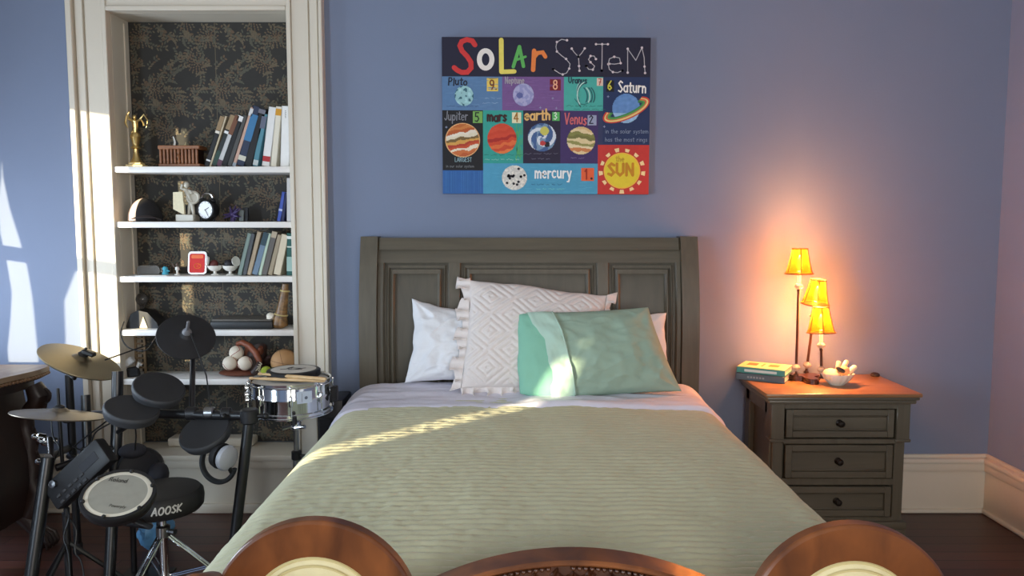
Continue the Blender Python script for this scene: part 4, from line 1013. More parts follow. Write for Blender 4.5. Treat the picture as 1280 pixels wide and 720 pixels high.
def corner(y, s):
    prof = [(.745, RX-.055, .036), (.70, RX-.030, .048), (.66, RX-.045, .040), (.61, RX-.095, .034), (.55, RX-.10, .036), (.50, RX-.085, .040), (.44, RX-.09, .034), (.38, RX-.075, .040), (.32, RX-.085, .034), (.26, RX-.06, .044), (.20, RX-.08, .05), (.16, RX-.10, .05)]
    prof = [(z, x+.040, r) for z, x, r in prof]; mb = MB(); mb.tube([V((x, y, z)) for z, x, r in prof], [r for z, x, r in prof], 16)
    c = mb.build('corner_scroll', CARVED, ch)
    mb = MB()
    for k, (z, x, r) in enumerate(prof[1:-1]):
        mb.torus((x+r*.35, y-s*.002, z), (0, 1, 0), r*.6, .010, 18, 6)
    mb.build('carved_leaf', CARVED, c)
    mb = MB(); mb.tube([(RX-.10, y, .18), (RX-.06, y, .13), (RX-.035, y, .085), (RX-.02, y, .055)], [.055, .045, .034, .036], 14)
    mb.ell((RX-.015, y, .040), (.050, .046, .040))
    for d in (-.9, -.3, .3, .9): mb.tube([(RX-.02, y+d*.03, .085), (RX+.022, y+d*.04, .062), (RX+.036, y+d*.042, .028), (RX+.028, y+d*.04, .006)], [.013, .012, .010, .006], 8)
    mb.build('claw_foot', CARVED, ch)
corner(3.36, 1); corner(2.80, -1)
mb = MB(); mb.bb(-2.9, RX-.12, 3.33, 3.39, .13, .2, bev=.01); mb.bb(RX-.19, RX-.13, 2.80, 3.36, .13, .2, bev=.01)
for k in range(9): mb.torus((RX-.125, 2.88+k*.05, .15), (1, 0, 0), .02, .009, 16, 6)
mb.build('apron', CARVED, ch)
for y in (3.36, 2.80): MB().tube([(-2.90, y, .2), (-2.91, y, .1), (-2.92, y, 0)], [.05, .035, .045], 12).build('rear_foot', CARVED, ch)
# black amplifier case between bed and wall
ac = thing('speaker_box', (-.845, 3.60, 0), 'black boxy speaker standing between the bed and the niche casing', 'speaker')
MB().bb(-.905, -.785, 3.50, 3.70, .012, .645, bev=.008, seg=2).build('cabinet', BLACK, ac)
MB().bb(-.895, -.795, 3.492, 3.502, .06, .56, bev=.003).build('grille', RUBBER, ac)
MB().bb(-.9, -.79, 3.51, 3.69, 0, .013).build('foot_strip', RUBBER, ac)
# ================================================================== THINGS ON THE NICHE SHELVES
Yn = 3.86
def onshelf(px, k, Y=Yn):
    p = at(px, 0, Y); t = None
    # x for a pixel column at shelf height
    z = SHZ[k]; c, s = math.cos(PITCH), math.sin(PITCH); dep = Y*c+(CAMZ-z)*s
    return (px-640)/960*dep
def shelf_book(k, px0, pxw, pxtop, pytop, spine, label, group, Y=3.815, depth=.135, bands=(), pages=True):
    """book standing on shelf k: foot column px0, thickness in px, top column/row of its spine's left edge"""
    z0 = SHZ[k]+.0008; x0 = onshelf(px0, k, Y); T = pxw/960*3.83
    pt = at(pxtop, pytop, Y); h = math.hypot(pt.x-x0, pt.z-z0); lean = math.atan2(pt.x-x0, pt.z-z0)
    ca, sa = math.cos(lean), math.sin(lean)
    # leaning to the right: lowest corner is the right foot -> shift so it rests on the shelf
    Rm = Matrix.Rotation(lean, 3, 'Y')
    low = min(0, -T*sa) if lean > 0 else min(0, 0)
    base = V((x0, Y, z0 - low)) if lean > 0 else V((x0, Y, z0))
    P = lambda a, b, c: Rm @ V((a, b, c)) + base
    root = thing('book', (x0+T/2, Y+depth/2, z0), label, 'book', group)
    mats = [paint(spine)]; mb = MB(); t = min(.003, T*.18)
    mb.box(P(t/2, depth/2, h/2), (t, depth, h), .0008, Rm); mb.box(P(T-t/2, depth/2, h/2), (t, depth, h), .0008, Rm); mb.box(P(T/2, t/2, h/2), (T, t, h), .0012, Rm)
    for (f0, f1, col) in bands:
        mats.append(paint(col)); mb.box(P(T/2, -.0003, h*(f0+f1)/2), (T*.96, .0012, h*(f1-f0)), 0, Rm, m=len(mats)-1)
    mb.build('cover', mats, root)
    MB().box(P(T/2, depth/2, h/2), (T-2*t, depth-.008, h-.008), 0, Rm).build('pages', PAGES, root)
    return P, T, h, Rm, root
g1, g2 = 'magazines and binders on the highest shelf', 'worn books on the shelf with the red frame'
K = (26, 26, 28); TAN = (150, 126, 92); WH = (226, 226, 224)
S1 = [(255.6, 5.6, 275.5, 146.5, K, 'thin black magazine with tan top, nearest the slatted wooden box', [(.72, 1, TAN), (.66, .71, (220, 214, 200)), (.1, .13, WH)]),
      (261.5, 2.4, 281.5, 145.5, (190, 176, 148), 'very thin tan magazine beside the black magazine by the wooden box', []),
      (264.5, 5.4, 288.5, 145, (34, 40, 40), 'dark magazine with tan head and a white dot on the highest shelf', [(.72, 1, TAN), (.64, .69, WH), (.02, .3, (36, 66, 56))]),
      (270.5, 5.8, 294, 145.5, (196, 198, 198), 'magazine with white swoosh and brown head on the highest shelf', [(.62, 1, (112, 70, 46)), (.0, .12, (96, 62, 80))]),
      (276.8, 6.8, 298.5, 145, (18, 18, 20), 'thick black magazine with a white tip on the highest shelf', [(.88, .98, WH)]),
      (284, 5.4, 304, 145, (74, 74, 72), 'dark grey thin book between two black spines on the highest shelf', []),
      (290.2, 4.4, 313.5, 135, (196, 160, 142), 'dusty pink slim tall book beside the blue one', [(.86, .98, (210, 210, 210)), (0, .06, (150, 160, 170))]),
      (295.4, 9.4, 317, 134.5, (38, 48, 74), 'blue and navy tall book with a round white emblem at its foot', [(.42, .86, (56, 118, 164)), (.09, .17, (206, 204, 188))]),
      (305.4, 8.8, 324.5, 136, (16, 16, 18), 'black hardback beside the blue and navy book', [(.9, .97, (110, 110, 122))]),
      (315.6, 6.4, 328, 143, (78, 134, 150), 'teal paperback with white foot leaning on the white binder', [(.02, .12, (190, 200, 200)), (.72, .95, (94, 100, 120))]),
      (327.2, 9.6, 336.2, 134.5, WH, 'white binder with a red band near its foot', [(.08, .17, (172, 36, 40))]),
      (338, 7.4, 345, 133.5, (222, 216, 198), 'cream binder with an ochre band at its head', [(.85, .96, (206, 148, 30))])]
for b in S1: shelf_book(0, *b[:6], group=g1, bands=b[6])
P, T, h, Rm, root = shelf_book(0, 350.3, 11.2, 352.2, 132.8, (232, 232, 230), 'thick white binder upright against the niche casing', g1)
mb = MB()
for k in range(6): mb.box(P(T*.42+.001*(k % 2), -.0006, h*(.92-.022*k)), (.0042, .0012, .0028), 0, Rm)
mb.build('spine_lettering', paint((90, 90, 92)), root)
S3 = [(296.8, 5.0, 309.6, 292.5, (120, 138, 130), 'grey-green thin book, first of the row beside the white goggles', []),
      (303, 5.0, 314, 292.5, (70, 74, 78), 'charcoal thin book beside the grey-green one', []),
      (308.6, 5.2, 321.7, 290.5, (168, 150, 124), 'tan worn book standing taller than its charcoal neighbour', []),
      (314.8, 7.2, 329.6, 292, (104, 126, 146), 'slate blue book with dark teal head among the worn books', [(.7, 1, (34, 62, 72))]),
      (322.6, 4.0, 335.2, 292, (176, 196, 176), 'pale green narrow book beside the slate blue one', []),
      (327, 6.8, 340.2, 290.5, (92, 88, 84), 'dark taupe worn book with light head', [(.86, 1, (170, 156, 134))]),
      (334.6, 5.6, 347, 294.5, (156, 142, 118), 'khaki worn book between the taupe and the cream books', []),
      (341.6, 9.0, 352, 294.5, (206, 194, 170), 'wide cream worn book next to the dark green upright one', [])]
for b in S3: shelf_book(2, *b[:6], group=g2, bands=b[6])
shelf_book(2, 358.2, 7.6, 358.4, 291.5, (28, 84, 78), 'dark green upright hardback with white lettering against the niche casing', g2, bands=[(.86, .93, (220, 226, 220)), (.10, .44, (150, 180, 172)), (.66, .69, (200, 210, 200))])
shelf_book(1, 346.0, 4.6, 352.5, 240.5, (58, 82, 168), 'blue paperback leaning on the grey binder', 'books beside the alarm clock', bands=[(.35, .42, (170, 180, 215))])
shelf_book(1, 351.2, 4.0, 355.5, 241, (28, 34, 74), 'navy paperback between the blue one and the grey binder', 'books beside the alarm clock')
shelf_book(1, 358.5, 5.6, 358.5, 222.5, (184, 182, 182), 'tall grey binder against the casing on the alarm clock shelf', 'books beside the alarm clock', Y=3.79, depth=.16, bands=[(.02, .98, (196, 196, 196))])
# gold trophy
x = onshelf(171, 0); z = SHZ[0]
tr = thing('trophy', (x, Yn, z), 'small gold figure trophy on a cream foot at the end of the highest shelf', 'trophy')
mb = MB(); mb.box((x, Yn, z+.007), (.086, .06, .014), .003); mb.box((x, Yn, z+.019), (.062, .046, .012), .003); mb.build('foot', mat('marble_foot', (226, 206, 150), .3), tr)
mb = MB().lathe([(.032, .024), (.024, .034), (.016, .05), (.012, .075), (.013, .09), (.024, .096), (.021, .102), (.014, .108), (.019, .135), (.026, .15), (.021, .165), (.014, .172)], (x, Yn, z), (0, 0, 1), 18); mb.build('column', GOLD, tr)
mb = MB()
S_ = lambda a, b, c: V((x+a, Yn+b, z+c))
mb.tube([S_(0, 0, .170), S_(.002, 0, .200), S_(0, 0, .228), S_(.001, 0, .236)], [.010, .014, .016, .007], 10)
mb.ell(S_(0, 0, .247), (.0095, .0095, .011), nu=12, nv=8)
mb.tube([S_(-.012, 0, .228), S_(-.030, -.004, .240), S_(-.034, 0, .262), S_(-.024, 0, .276)], [.006, .005, .0042, .005], 8)
mb.tube([S_(.012, 0, .228), S_(.030, .002, .236), S_(.042, 0, .220), S_(.046, 0, .205)], [.006, .005, .0042, .005], 8)
mb.tube([S_(-.005, 0, .185), S_(-.016, 0, .172), S_(-.010, 0, .150)], [.008, .006, .005], 8)
mb.tube([S_(.018, .006, .232), S_(.040, .010, .262), S_(.058, .010, .232), S_(.050, .008, .196)], [.005, .004, .006, .002], 8, flat=.4)
mb.tube([S_(-.016, .006, .232), S_(-.045, .010, .258), S_(-.052, .010, .222), S_(-.040, .008, .196)], [.005, .004, .006, .002], 8, flat=.4)
mb.build('figure', GOLD, tr)
# slatted wooden box with a white quill
x0, x1 = onshelf(204, 0), onshelf(254, 0)
BXW = wood('slat_box_wood', (122, 76, 46), (156, 104, 66), (3, 14, 14), .5, .05)
sb = thing('slatted_box', ((x0+x1)/2, Yn, z), 'brown wooden slatted box on the highest shelf beside the trophy', 'box')
mb = MB(); mb.bb(x0-.002, x1+.004, Yn-.05, Yn+.05, z+.0005, z+.016, bev=.003); mb.build('base', BXW, sb)
mb = MB(); mb.bb(x0-.002, x1+.004, Yn-.05, Yn+.05, z+.086, z+.105, bev=.003); mb.build('lid', BXW, sb)
mb = MB(); mb.bb(x0+.014, x1-.012, Yn-.036, Yn+.044, z+.014, z+.088); mb.build('inner_box', paint((44, 26, 18)), sb)
for k in range(11):
    xx = x0+.010+(x1-x0-.022)*k/10
    if k == 5: MB().lathe([(.006, 0), (.009, .012), (.005, .024), (.010, .036), (.005, .048), (.009, .060), (.006, .072)], (xx, Yn-.044, z+.015), (0, 0, 1), 10).build('turned_slat', BXW, sb)
    else: MB().bb(xx-.0055, xx+.0055, Yn-.049, Yn-.037, z+.015, z+.087, bev=.002).build('slat', BXW, sb)
xq = onshelf(219, 0)
mb = MB().tube([(xq, Yn, z+.1055), (xq+.003, Yn, z+.125), (xq, Yn, z+.14), (xq-.005, Yn, z+.153)], [.006, .005, .004, .002], 8, flat=.5); tag(mb.build('curved_figurine', OFFW), 'small curved white figurine standing on the slatted wooden box', 'figurine')
# ---- shelf with clock
z = SHZ[1]
x = onshelf(181, 1); cp = thing('baseball_hat', (x, Yn, z), 'black baseball cap with pale front panel on the alarm clock shelf', 'hat')
def dome(a0, a1, rs, y, m=None):
    mb = MB()
    def fn(a, b):
        an = R(a0+(a1-a0)*a); th = PI/2*b
        return V((x+rs*.080*math.cos(th)*math.cos(an), y+rs*.080*math.cos(th)*math.sin(an), z+.004+rs*.112*math.sin(th)**.9))
    mb.grid(fn, 40, 14); return mb
CAPB = mat('black_cap_cloth', (30, 28, 30), .9, bump=.2); CAPF = mat('cap_front_cloth', (226, 196, 178), .85, bump=.2)
dome(0, 360, 1.0, Yn+.01).build('crown', CAPB, cp, merge=1e-5)
dome(205, 262, 1.015, Yn+.01).build('front_panel', CAPF, cp, sharp=180)
def brim(a, b):
    an = R(232+100*(a)); rr = .082+.052*b*math.sin(PI*a)**.6
    return V((x+rr*math.cos(an)*1.05+.012*b, Yn+.01+rr*math.sin(an)*.72, z+.006+.030*(1-b*.55)*math.sin(PI*a)))
MB().grid(brim, 30, 6).build('brim', mat('cap_brim_cloth', (62, 54, 54), .85), cp, sharp=180, solid=.003)
x = onshelf(234, 1)
sg = thing('sport_figurine', (x, Yn+.01, z), 'pale resin figurine with a ring on a square plinth beside the alarm clock', 'figurine')
RES = mat('pale_resin', (196, 192, 178), .4, coat=.2)
MB().bb(x-.046, x+.044, Yn-.03, Yn+.05, z, z+.036, bev=.004).build('plinth', RES, sg)
S_ = lambda a, b, c: V((x+a, Yn+b, z+c))
MB().prism([(-.060, .062), (-.058, .146), (-.012, .148), (-.004, .034), (-.012, .036)], (x, Yn-.018, z), (1, 0, 0), (0, 0, 1), (0, 1, 0), .016).build('plaque', mat('cream_plaque', (224, 214, 180), .5, var=.15, scale=90), sg)
mb = MB(); mb.tube([S_(.030, .01, .036), S_(.026, .01, .070), S_(.018, .01, .105), S_(.006, .01, .135), S_(-.008, .01, .162)], [.008, .011, .011, .015, .010], 10)
mb.tube([S_(.004, .012, .036), S_(.010, .012, .07), S_(.018, .01, .105)], [.008, .010, .011], 10)
mb.ell(S_(.0, .008, .182), (.013, .013, .015), nu=12, nv=8); mb.tube([S_(-.010, .01, .16), S_(-.026, .006, .165), S_(-.020, .004, .185)], [.008, .007, .006], 8); mb.tube([S_(.005, .01, .155), S_(.02, .006, .150), S_(.03, .0, .14)], [.007, .006, .006], 8)
mb.build('player', RES, sg)
mb = MB(); mb.torus(S_(.030, .008, .120), (.25, -1, .1), .027, .0075, 28, 8); mb.lathe([(0, -.003), (.024, -.002), (.024, .002), (0, .003)], S_(.030, .010, .120), (.25, -1, .1), 20); mb.build('ring', RES, sg)
x = onshelf(260, 1); ck = thing('alarm_clock', (x, Yn, z), 'black twin-bell alarm clock with white dial on the niche shelf', 'clock')
cc = V((x, Yn, z+.058)); ax = V((-.30, -1, .02)).normalized()
MB().lathe([(.046, -.028), (.051, -.02), (.052, .012), (.049, .020), (.044, .022), (.043, .016)], cc, ax, 32).build('case', BLACK, ck)
MB().lathe([(.0425, .0165), (0, .017)], cc, ax, 32).build('dial', mat('white_dial', (240, 242, 244), .4), ck)
fx, fy, fz = frame(ax, V((0, 0, 1)))
D_ = lambda r, a, l: cc+ax*l+fx*(r*math.cos(R(a)))-fy*(r*math.sin(R(a)))
mb = MB(); mb.tube([D_(.003, 240, .0195), D_(.024, 62, .0195)], .0016, 6); mb.tube([D_(.003, 330, .0195), D_(.033, 150, .0195)], .0012, 6)
for k in range(12): mb.tube([D_(.036, k*30, .0180), D_(.040, k*30, .0180)], .0012, 5)
mb.build('hands', BLACK, ck)
for s in (-1, 1):
    MB().lathe([(.017, 0), (.016, .006), (.010, .012), (0, .014)], cc+V((s*.026, 0, .046)), (s*.5, 0, 1), 16).build('bell', BLACK, ck)
    MB().tube([cc+V((s*.026, 0, -.040)), cc+V((s*.034, -.004, -.0575))], [.005, .006], 8).build('foot', BLACK, ck)
MB().tube([cc+V((-.027, 0, .058)), cc+V((-.022, 0, .075)), cc+V((-.008, 0, .081)), cc+V((.010, 0, .081)), cc+V((.022, 0, .074)), cc+V((.029, 0, .060))], .0035, 8).build('handle', CHROME, ck)
x = onshelf(291, 1)
mb = MB(); rr = random.Random(4); c0 = V((x, Yn, z+.036))
for k in range(13):
    d = V((rr.uniform(-1, 1), rr.uniform(-.7, .4), rr.uniform(-.75, 1))).normalized(); L = min(.05, (.034 if d.z < 0 else .048)/max(.5, abs(d.z) if d.z < -.5 else .5)*.8)
    mb.tube([c0-d*.004, c0+d*L*.5, c0+d*L], [.011, .007, .0008], 6)
mb.ell(c0, (.017, .017, .017)); mb.tube([(x, Yn, z), (x, Yn, z+.03)], [.014, .008], 8)
tag(mb.build('spiky_ornament', [mat('violet_foil', (66, 52, 96), .35, metal=.3, var=.3, scale=30)]), 'dark violet spiky star ornament beside the alarm clock', 'ornament')
x = onshelf(304, 1)
mb = MB().box((x, Yn+.035, z+.036), (.030, .012, .070), .002, Matrix.Rotation(R(-8), 3, 'X')); mb.box((x-.014, Yn+.02, z+.030), (.022, .010, .055), .002, Matrix.Rotation(R(-10), 3, 'X'), m=1)
tag(mb.build('small_plaque', [BLACK, paint((120, 130, 128))]), 'small dark plaque with a grey corner standing behind the spiky ornament', 'plaque')
# ---- shelf with red frame
z = SHZ[2]
x = onshelf(247, 2); rf = thing('photo_frame', (x, Yn, z), 'small red picture in a rounded silver frame on the niche shelf', 'picture frame')
def rrect(w_, h_, r, n=6):
    out = []
    for (cx, cy, a) in ((w_/2-r, h_-r, 0), (-w_/2+r, h_-r, 90), (-w_/2+r, r, 180), (w_/2-r, r, 270)):
        for k in range(n+1): out.append((cx+r*math.cos(R(a+90*k/n)), cy+r*math.sin(R(a+90*k/n))))
    return out
tl = V((0, .16, 1)).normalized()
MB().prism(rrect(.094, .116, .018), (x, Yn, z+.003), (1, 0, 0), tl, (0, -1, .16), .008).build('frame', mat('silver_frame', (214, 206, 204), .3, metal=.6), rf)
mb = MB(); o = V((x, Yn-.0084, z+.0125)); mb.prism(rrect(.076, .096, .010), o, (1, 0, 0), tl, (0, -1, .16), .001)
mb.prism(rrect(.060, .018, .007), o+tl*.072+V((0, -.001, 0)), (1, 0, 0), tl, (0, -1, .16), .0006, m=1)
mb.torus(o+tl*.034+V((.004, -.0012, 0)), (0, -1, .16), .017, .0030, 24, 4, m=1, sy=.75); mb.torus(o+tl*.034+V((.012, -.0012, 0)), (0, -1, .16), .008, .0024, 18, 4, m=1, sy=.8)
mb.build('red_picture', [paint((206, 34, 30)), paint((232, 112, 62))], rf)
MB().box((x, Yn+.03, z+.042), (.03, .004, .086), 0, Matrix.Rotation(R(16), 3, 'X')).build('easel_back', BLACK, rf)
x = onshelf(189, 2)
cc = MB().prism(rrect(.115, .05, .022), (x, Yn-.03, z), (1, 0, 0), (0, 0, 1), (0, 1, 0), .06)
tag(cc.build('glasses_case', mat('smoky_clear_plastic', (150, 144, 134), .15, trans=.75)), 'smoky clear rounded box at the end of the shelf with the red frame', 'box')
x = onshelf(188, 2, 3.80)
MB_ = MB().box((x+.01, 3.805, z+.0022), (.15, .046, .003), 0, Matrix.Rotation(R(4), 3, 'Z')); tag(MB_.build('paper_sheets', OFFW), 'white sheets of paper lying in front of the smoky clear box', 'paper')
x = onshelf(209, 2)
mb = MB().lathe([(.014, 0), (.017, .006), (.014, .014), (.009, .022), (.013, .030), (.012, .038), (.006, .044), (0, .045)], (x, Yn-.02, z), (0, 0, 1), 14); mb.tube([(x+.010, Yn-.02, z+.024), (x+.022, Yn-.02, z+.020)], [.005, .003], 8)
tag(mb.build('blue_figurine', paint((74, 172, 196))), 'tiny bright blue figurine on the shelf with the red frame', 'figurine')
x = onshelf(224, 2)
mb = MB().lathe([(.013, 0), (.014, .004), (.006, .010), (.005, .022), (.011, .030), (.009, .040), (.004, .044)], (x, Yn-.02, z), (0, 0, 1), 12); mb.ell((x, Yn-.02, z+.052), (.008, .008, .009), m=1)
mb.tube([(x-.006, Yn-.02, z+.036), (x-.020, Yn-.02, z+.048), (x-.024, Yn-.02, z+.062)], [.004, .003, .003], 6, m=1)
tag(mb.build('white_figurine', [OFFW, paint((90, 76, 66))]), 'tiny white figurine with dark head between the blue figurine and red frame', 'figurine')
def eggcup(px, lb, fill, tilt):
    x = onshelf(px, 2); r = thing('footed_cup', (x, Yn, z), lb, 'cup', 'small cups beside the red frame')
    MB().lathe([(.020, 0), (.021, .003), (.008, .008), (.007, .018), (.022, .024), (.034, .036), (.037, .048), (.034, .047), (.020, .030), (0, .026)], (x, Yn, z), (0, 0, 1), 22).build('bowl', OFFW, r)
    mb = MB(); mb.ell((x-.006, Yn, z+.052), (.022, .020, .026), Matrix.Rotation(tilt, 3, 'Y')); mb.build('filling', fill, r)
    MB().lathe([(0, 0), (.022, .002), (.026, .010), (.022, .009), (0, .006)], (x-.026 if tilt > 0 else x+.026, Yn-.006, z+.068), (-1 if tilt > 0 else 1, -.5, .2), 18).build('lid_disc', OFFW, r)
eggcup(269, 'small white footed cup with brown filling beside the red frame', paint((98, 44, 38)), .5)
eggcup(288, 'small white footed cup with dark filling beside the grey-green book', paint((34, 34, 38)), -.5)
# ---- shelf with flat case
z = SHZ[3]
x = onshelf(181, 3); hb = thing('tented_ornament', (x, Yn, z), 'black tented object with a cream triangle at the end of the black case shelf', 'ornament')
mb = MB().prism([(-.085, 0), (-.055, .070), (-.020, .092), (.03, .080), (.075, .03), (.085, 0)], (x, Yn-.03, z), (1, 0, 0), (0, 0, 1), (0, 1, 0), .10); mb.build('body', BLACK, hb)
MB().prism([(-.010, .004), (.010, .060), (.030, .004)], (x, Yn-.034, z), (1, 0, 0), (0, 0, 1), (0, 1, 0), .006).build('cream_triangle', paint((226, 214, 178)), hb)
x = onshelf(181, 3, 3.94)
mb = MB().ell((x-.01, 3.945, z+.135), (.034, .028, .034)); mb.lathe([(.028, 0), (.03, .01), (.016, .03), (.012, .09), (.016, .105)], (x-.01, 3.945, z), (0, 0, 1), 16)
tag(mb.build('glass_globe', mat('smoky_glass', (120, 116, 112), .08, trans=.7)), 'smoky glass globe on a stem behind the black tented object', 'globe')
x0, x1 = onshelf(270, 3), onshelf(346, 3)
lc = thing('flat_case', ((x0+x1)/2, Yn, z), 'flat black case with grey lid lying beside the carved wooden horn', 'case')
MB().bb(x0, x1, 3.79, 3.965, z+.004, z+.040, bev=.006, seg=2).build('case_body', mat('case_black', (34, 36, 38), .5), lc)
MB().bb(x0+.004, x1-.004, 3.794, 3.962, z+.040, z+.050, bev=.004).build('lid', mat('case_grey_lid', (104, 100, 94), .55, var=.12, scale=40), lc)
MB().bb(x0+.01, x1-.01, 3.80, 3.95, z, z+.0045).build('foot_strip', RUBBER, lc)
x = onshelf(346, 3)
mb = MB().lathe([(0, 0), (.016, .003), (.022, .018), (.015, .030), (.006, .036)], (x-.012, 3.83, z+.0505), (-.4, -.6, .7), 18); tag(mb.build('white_shell', CERAMIC), 'small white shell lying on the flat black case', 'shell')
x = onshelf(354, 3)
hn = thing('carved_horn', (x, 3.85, z), 'carved brown wooden horn leaning at the casing on the black case shelf', 'horn')
HORN = wood('carved_horn_wood', (66, 42, 20), (150, 110, 56), (6, 6, 10), .45, .2, 4)
hp = [V((x-.008, 3.83, z+.020)), V((x, 3.83, z+.07)), V((x+.012, 3.83, z+.13)), V((x+.022, 3.83, z+.19)), V((x+.026, 3.83, z+.225))]
MB().tube(hp, [.040, .030, .024, .019, .017], 16).build('shaft', HORN, hn)
mb = MB(); mb.ell((x-.010, 3.83, z+.022), (.042, .034, .022), nu=18); mb.build('bell', HORN, hn)
mb = MB()
for i, q in ((1, .0), (3, .0)): mb.torus(hp[i], (hp[i+1]-hp[i-1]), .031 if i == 1 else .021, .004, 20, 6)
mb.build('ring', paint((196, 176, 120)), hn)
# ---- lowest shelf: glove, balls
z = SHZ[4]
x = onshelf(303, 4, 3.87)
gl = thing('baseball_glove', (x, 3.87, z), 'brown leather baseball glove cupping three baseballs on the lowest shelf', 'glove')
LEA = mat('brown_glove_leather', (104, 58, 40), .55, var=.2, scale=30, bump=.2, bscale=60); LEAD = mat('dark_glove_leather', (48, 30, 26), .55, var=.2, scale=30, bump=.2)
MB().ell((x-.012, 3.87, z+.016), (.105, .075, .016), nu=28).build('palm', LEA, gl)
def gback(a, b):
    th = R(-25+165*a); r = .085
    return V((x+.035+r*.72*math.sin(th)*(1-.15*b)+.02*b, 3.915-.055*math.cos(th)*(1-b*.4), z+.012+.150*b*(math.sin(PI*(.25+.6*a)))**.7))
MB().grid(gback, 26, 12).build('back', LEAD, gl, sharp=180, solid=.014)
rim = [(x-.030, 3.90, z+.158), (x+.0, 3.885, z+.168), (x+.040, 3.875, z+.150), (x+.072, 3.865, z+.118), (x+.092, 3.855, z+.080), (x+.098, 3.85, z+.040)]
MB().tube(rim, [.012, .015, .016, .016, .015, .012], 12).build('rim_roll', mat('tan_glove_leather', (134, 74, 50), .5, var=.2, scale=30), gl)
for k, (dx, L, an) in enumerate(((-.045, .10, .15), (-.01, .135, .35), (.028, .14, .62), (.062, .115, .95))):
    p0 = V((x+dx+.01, 3.925, z+.025)); pts = [p0+V((L*q*math.sin(an)*.75, -.055*q*q, L*q*math.cos(an)*1.05)) for q in (0, .3, .6, .85, 1)]
    MB().tube(pts, [.020, .022, .021, .018, .010], 12).build('finger', LEA if k < 3 else LEAD, gl)
MB().tube([(x+.075, 3.84, z+.02), (x+.098, 3.83, z+.045), (x+.10, 3.84, z+.075)], [.026, .023, .012], 12).build('thumb', LEAD, gl)
mb = MB(); rr = random.Random(2)
for k in range(5): mb.tube([(x+.085+.006*k, 3.815, z+.03+.012*k), (x+.098+.006*k, 3.808, z+.045+.006*k), (x+.112, 3.812, z+.025+.010*k)], .0025, 6)
mb.build('lacing', paint((196, 184, 160)), gl)
BALL = mat('baseball_leather', (226, 216, 198), .6, var=.05)
def baseball(p, lb, rot):
    r_ = thing('baseball', p, lb, 'baseball', 'baseballs in the glove'); r = .036
    MB().ell(p, (r, r, r), nu=28, nv=18).build('ball', BALL, r_)
    mb = MB(); pts = []
    for k in range(81):
        t = 2*PI*k/80; q = V((math.cos(t)+.38*math.cos(3*t)*-1*.6, math.sin(t)+.38*.6*math.sin(3*t), .95*math.sin(2*t))).normalized()
        pts.append(V(p)+rot @ q*(r+.0002))
    mb.tube(pts, .0013, 5, caps=False); mb.build('seam', paint((150, 60, 54)), r_)
baseball((onshelf(286.5, 4, 3.82), 3.835, z+.0685), 'baseball resting lowest and farthest from the tan ball in the brown glove', Matrix.Rotation(.9, 3, 'X'))
baseball((onshelf(305.5, 4, 3.82), 3.835, z+.0685), 'baseball with reddish seam nestled in the dark pocket of the glove', Matrix.Rotation(.3, 3, 'Y') @ Matrix.Rotation(1.2, 3, 'X'))
baseball((onshelf(295, 4, 3.85), 3.866, z+.117), 'baseball balanced on top of the two others in the glove', Matrix.Rotation(1.7, 3, 'Y'))
mb = MB().ell((onshelf(356, 4, 3.88), 3.875, z+.067), (.067, .067, .067), nu=28, nv=18)
for ax_ in ((1, .2, .3), (.2, .1, 1), (-.4, 1, .2)): mb.torus((onshelf(356, 4, 3.88), 3.875, z+.067), ax_, .0668, .0009, 40, 5, m=1)
tag(mb.build('tan_ball', [mat('tan_ball_rubber', (186, 142, 96), .6, var=.08), paint((90, 60, 40))]), 'tan ball on the lowest shelf behind the snare drum', 'ball')
mb = MB().ell((onshelf(334, 4, 3.84), 3.825, z+.028), (.028, .028, .028), nu=20, nv=14); tag(mb.build('tennis_ball', mat('green_felt', (160, 176, 60), .9, bump=.3)), 'small green ball showing behind the practice pad on the snare drum', 'ball')
x = onshelf(168, 4, 3.88)
rk = thing('wooden_rack', (x, 3.90, z), 'narrow dark wooden rack leaning at the jamb on the lowest shelf', 'rack')
RW = wood('rack_wood', (110, 90, 66), (150, 128, 98), (8, 8, 2), .5, .0)
for dx in (-.045, .0, .045): MB().bb(x+dx-.005, x+dx+.005, 3.90, 3.915, z, z+.20, bev=.002).build('upright', RW, rk)
for k in range(7): MB().bb(x, x+.045, 3.897, 3.903, z+.03+k*.025, z+.038+k*.025, bev=.001).build('rung', RW, rk)
MB().bb(x-.05, x+.05, 3.895, 3.918, z+.195, z+.21, bev=.002).build('cross_bar', RW, rk)
# ================================================================== ELECTRONIC DRUM KIT
dk = thing('electronic_drum_kit', (-1.5, 2.95, 0), 'black electronic drum kit on a tube rack in front of the niche shelves', 'drum kit')
def depth_of(c): return c.y*math.cos(PITCH)+(CAMZ-c.z)*math.sin(PITCH)
def floor_pt(px, py): return atz(px, py, 0.0)
def leg(name, pts, r=.019, foot=True, par=dk, m=BLKMETAL):
    o = MB().tube(pts, r, 14).build(name, m, par)
    if foot:
        e = V(pts[-1]); MB().lathe([(r*1.05, .05), (r*1.25, .045), (r*1.3, .008), (r*1.1, .0)], (e.x, e.y, 0), (0, 0, 1), 16).build('rubber_foot', RUBBER, o)
    return o
def ground(p): return V((p.x, p.y, .004))
RJ = at(312, 520, 3.0)
leg('rack_leg', [RJ, ground(V((-1.125, 2.93, 0)))], .021)
MP = at(147, 464, 3.12); ML = ground(V((-1.60, 2.93, 0)))
leg('rack_leg', [MP, at(146, 540, 3.08), ML], .022)
LP = at(86, 468, 3.28); leg('rack_leg', [LP, ground(V((LP.x-.01, 3.30, 0)))], .016)
FP = at(60, 572, 2.86); leg('rack_leg', [FP, ground(V((FP.x-.03, 2.72, 0)))], .024)
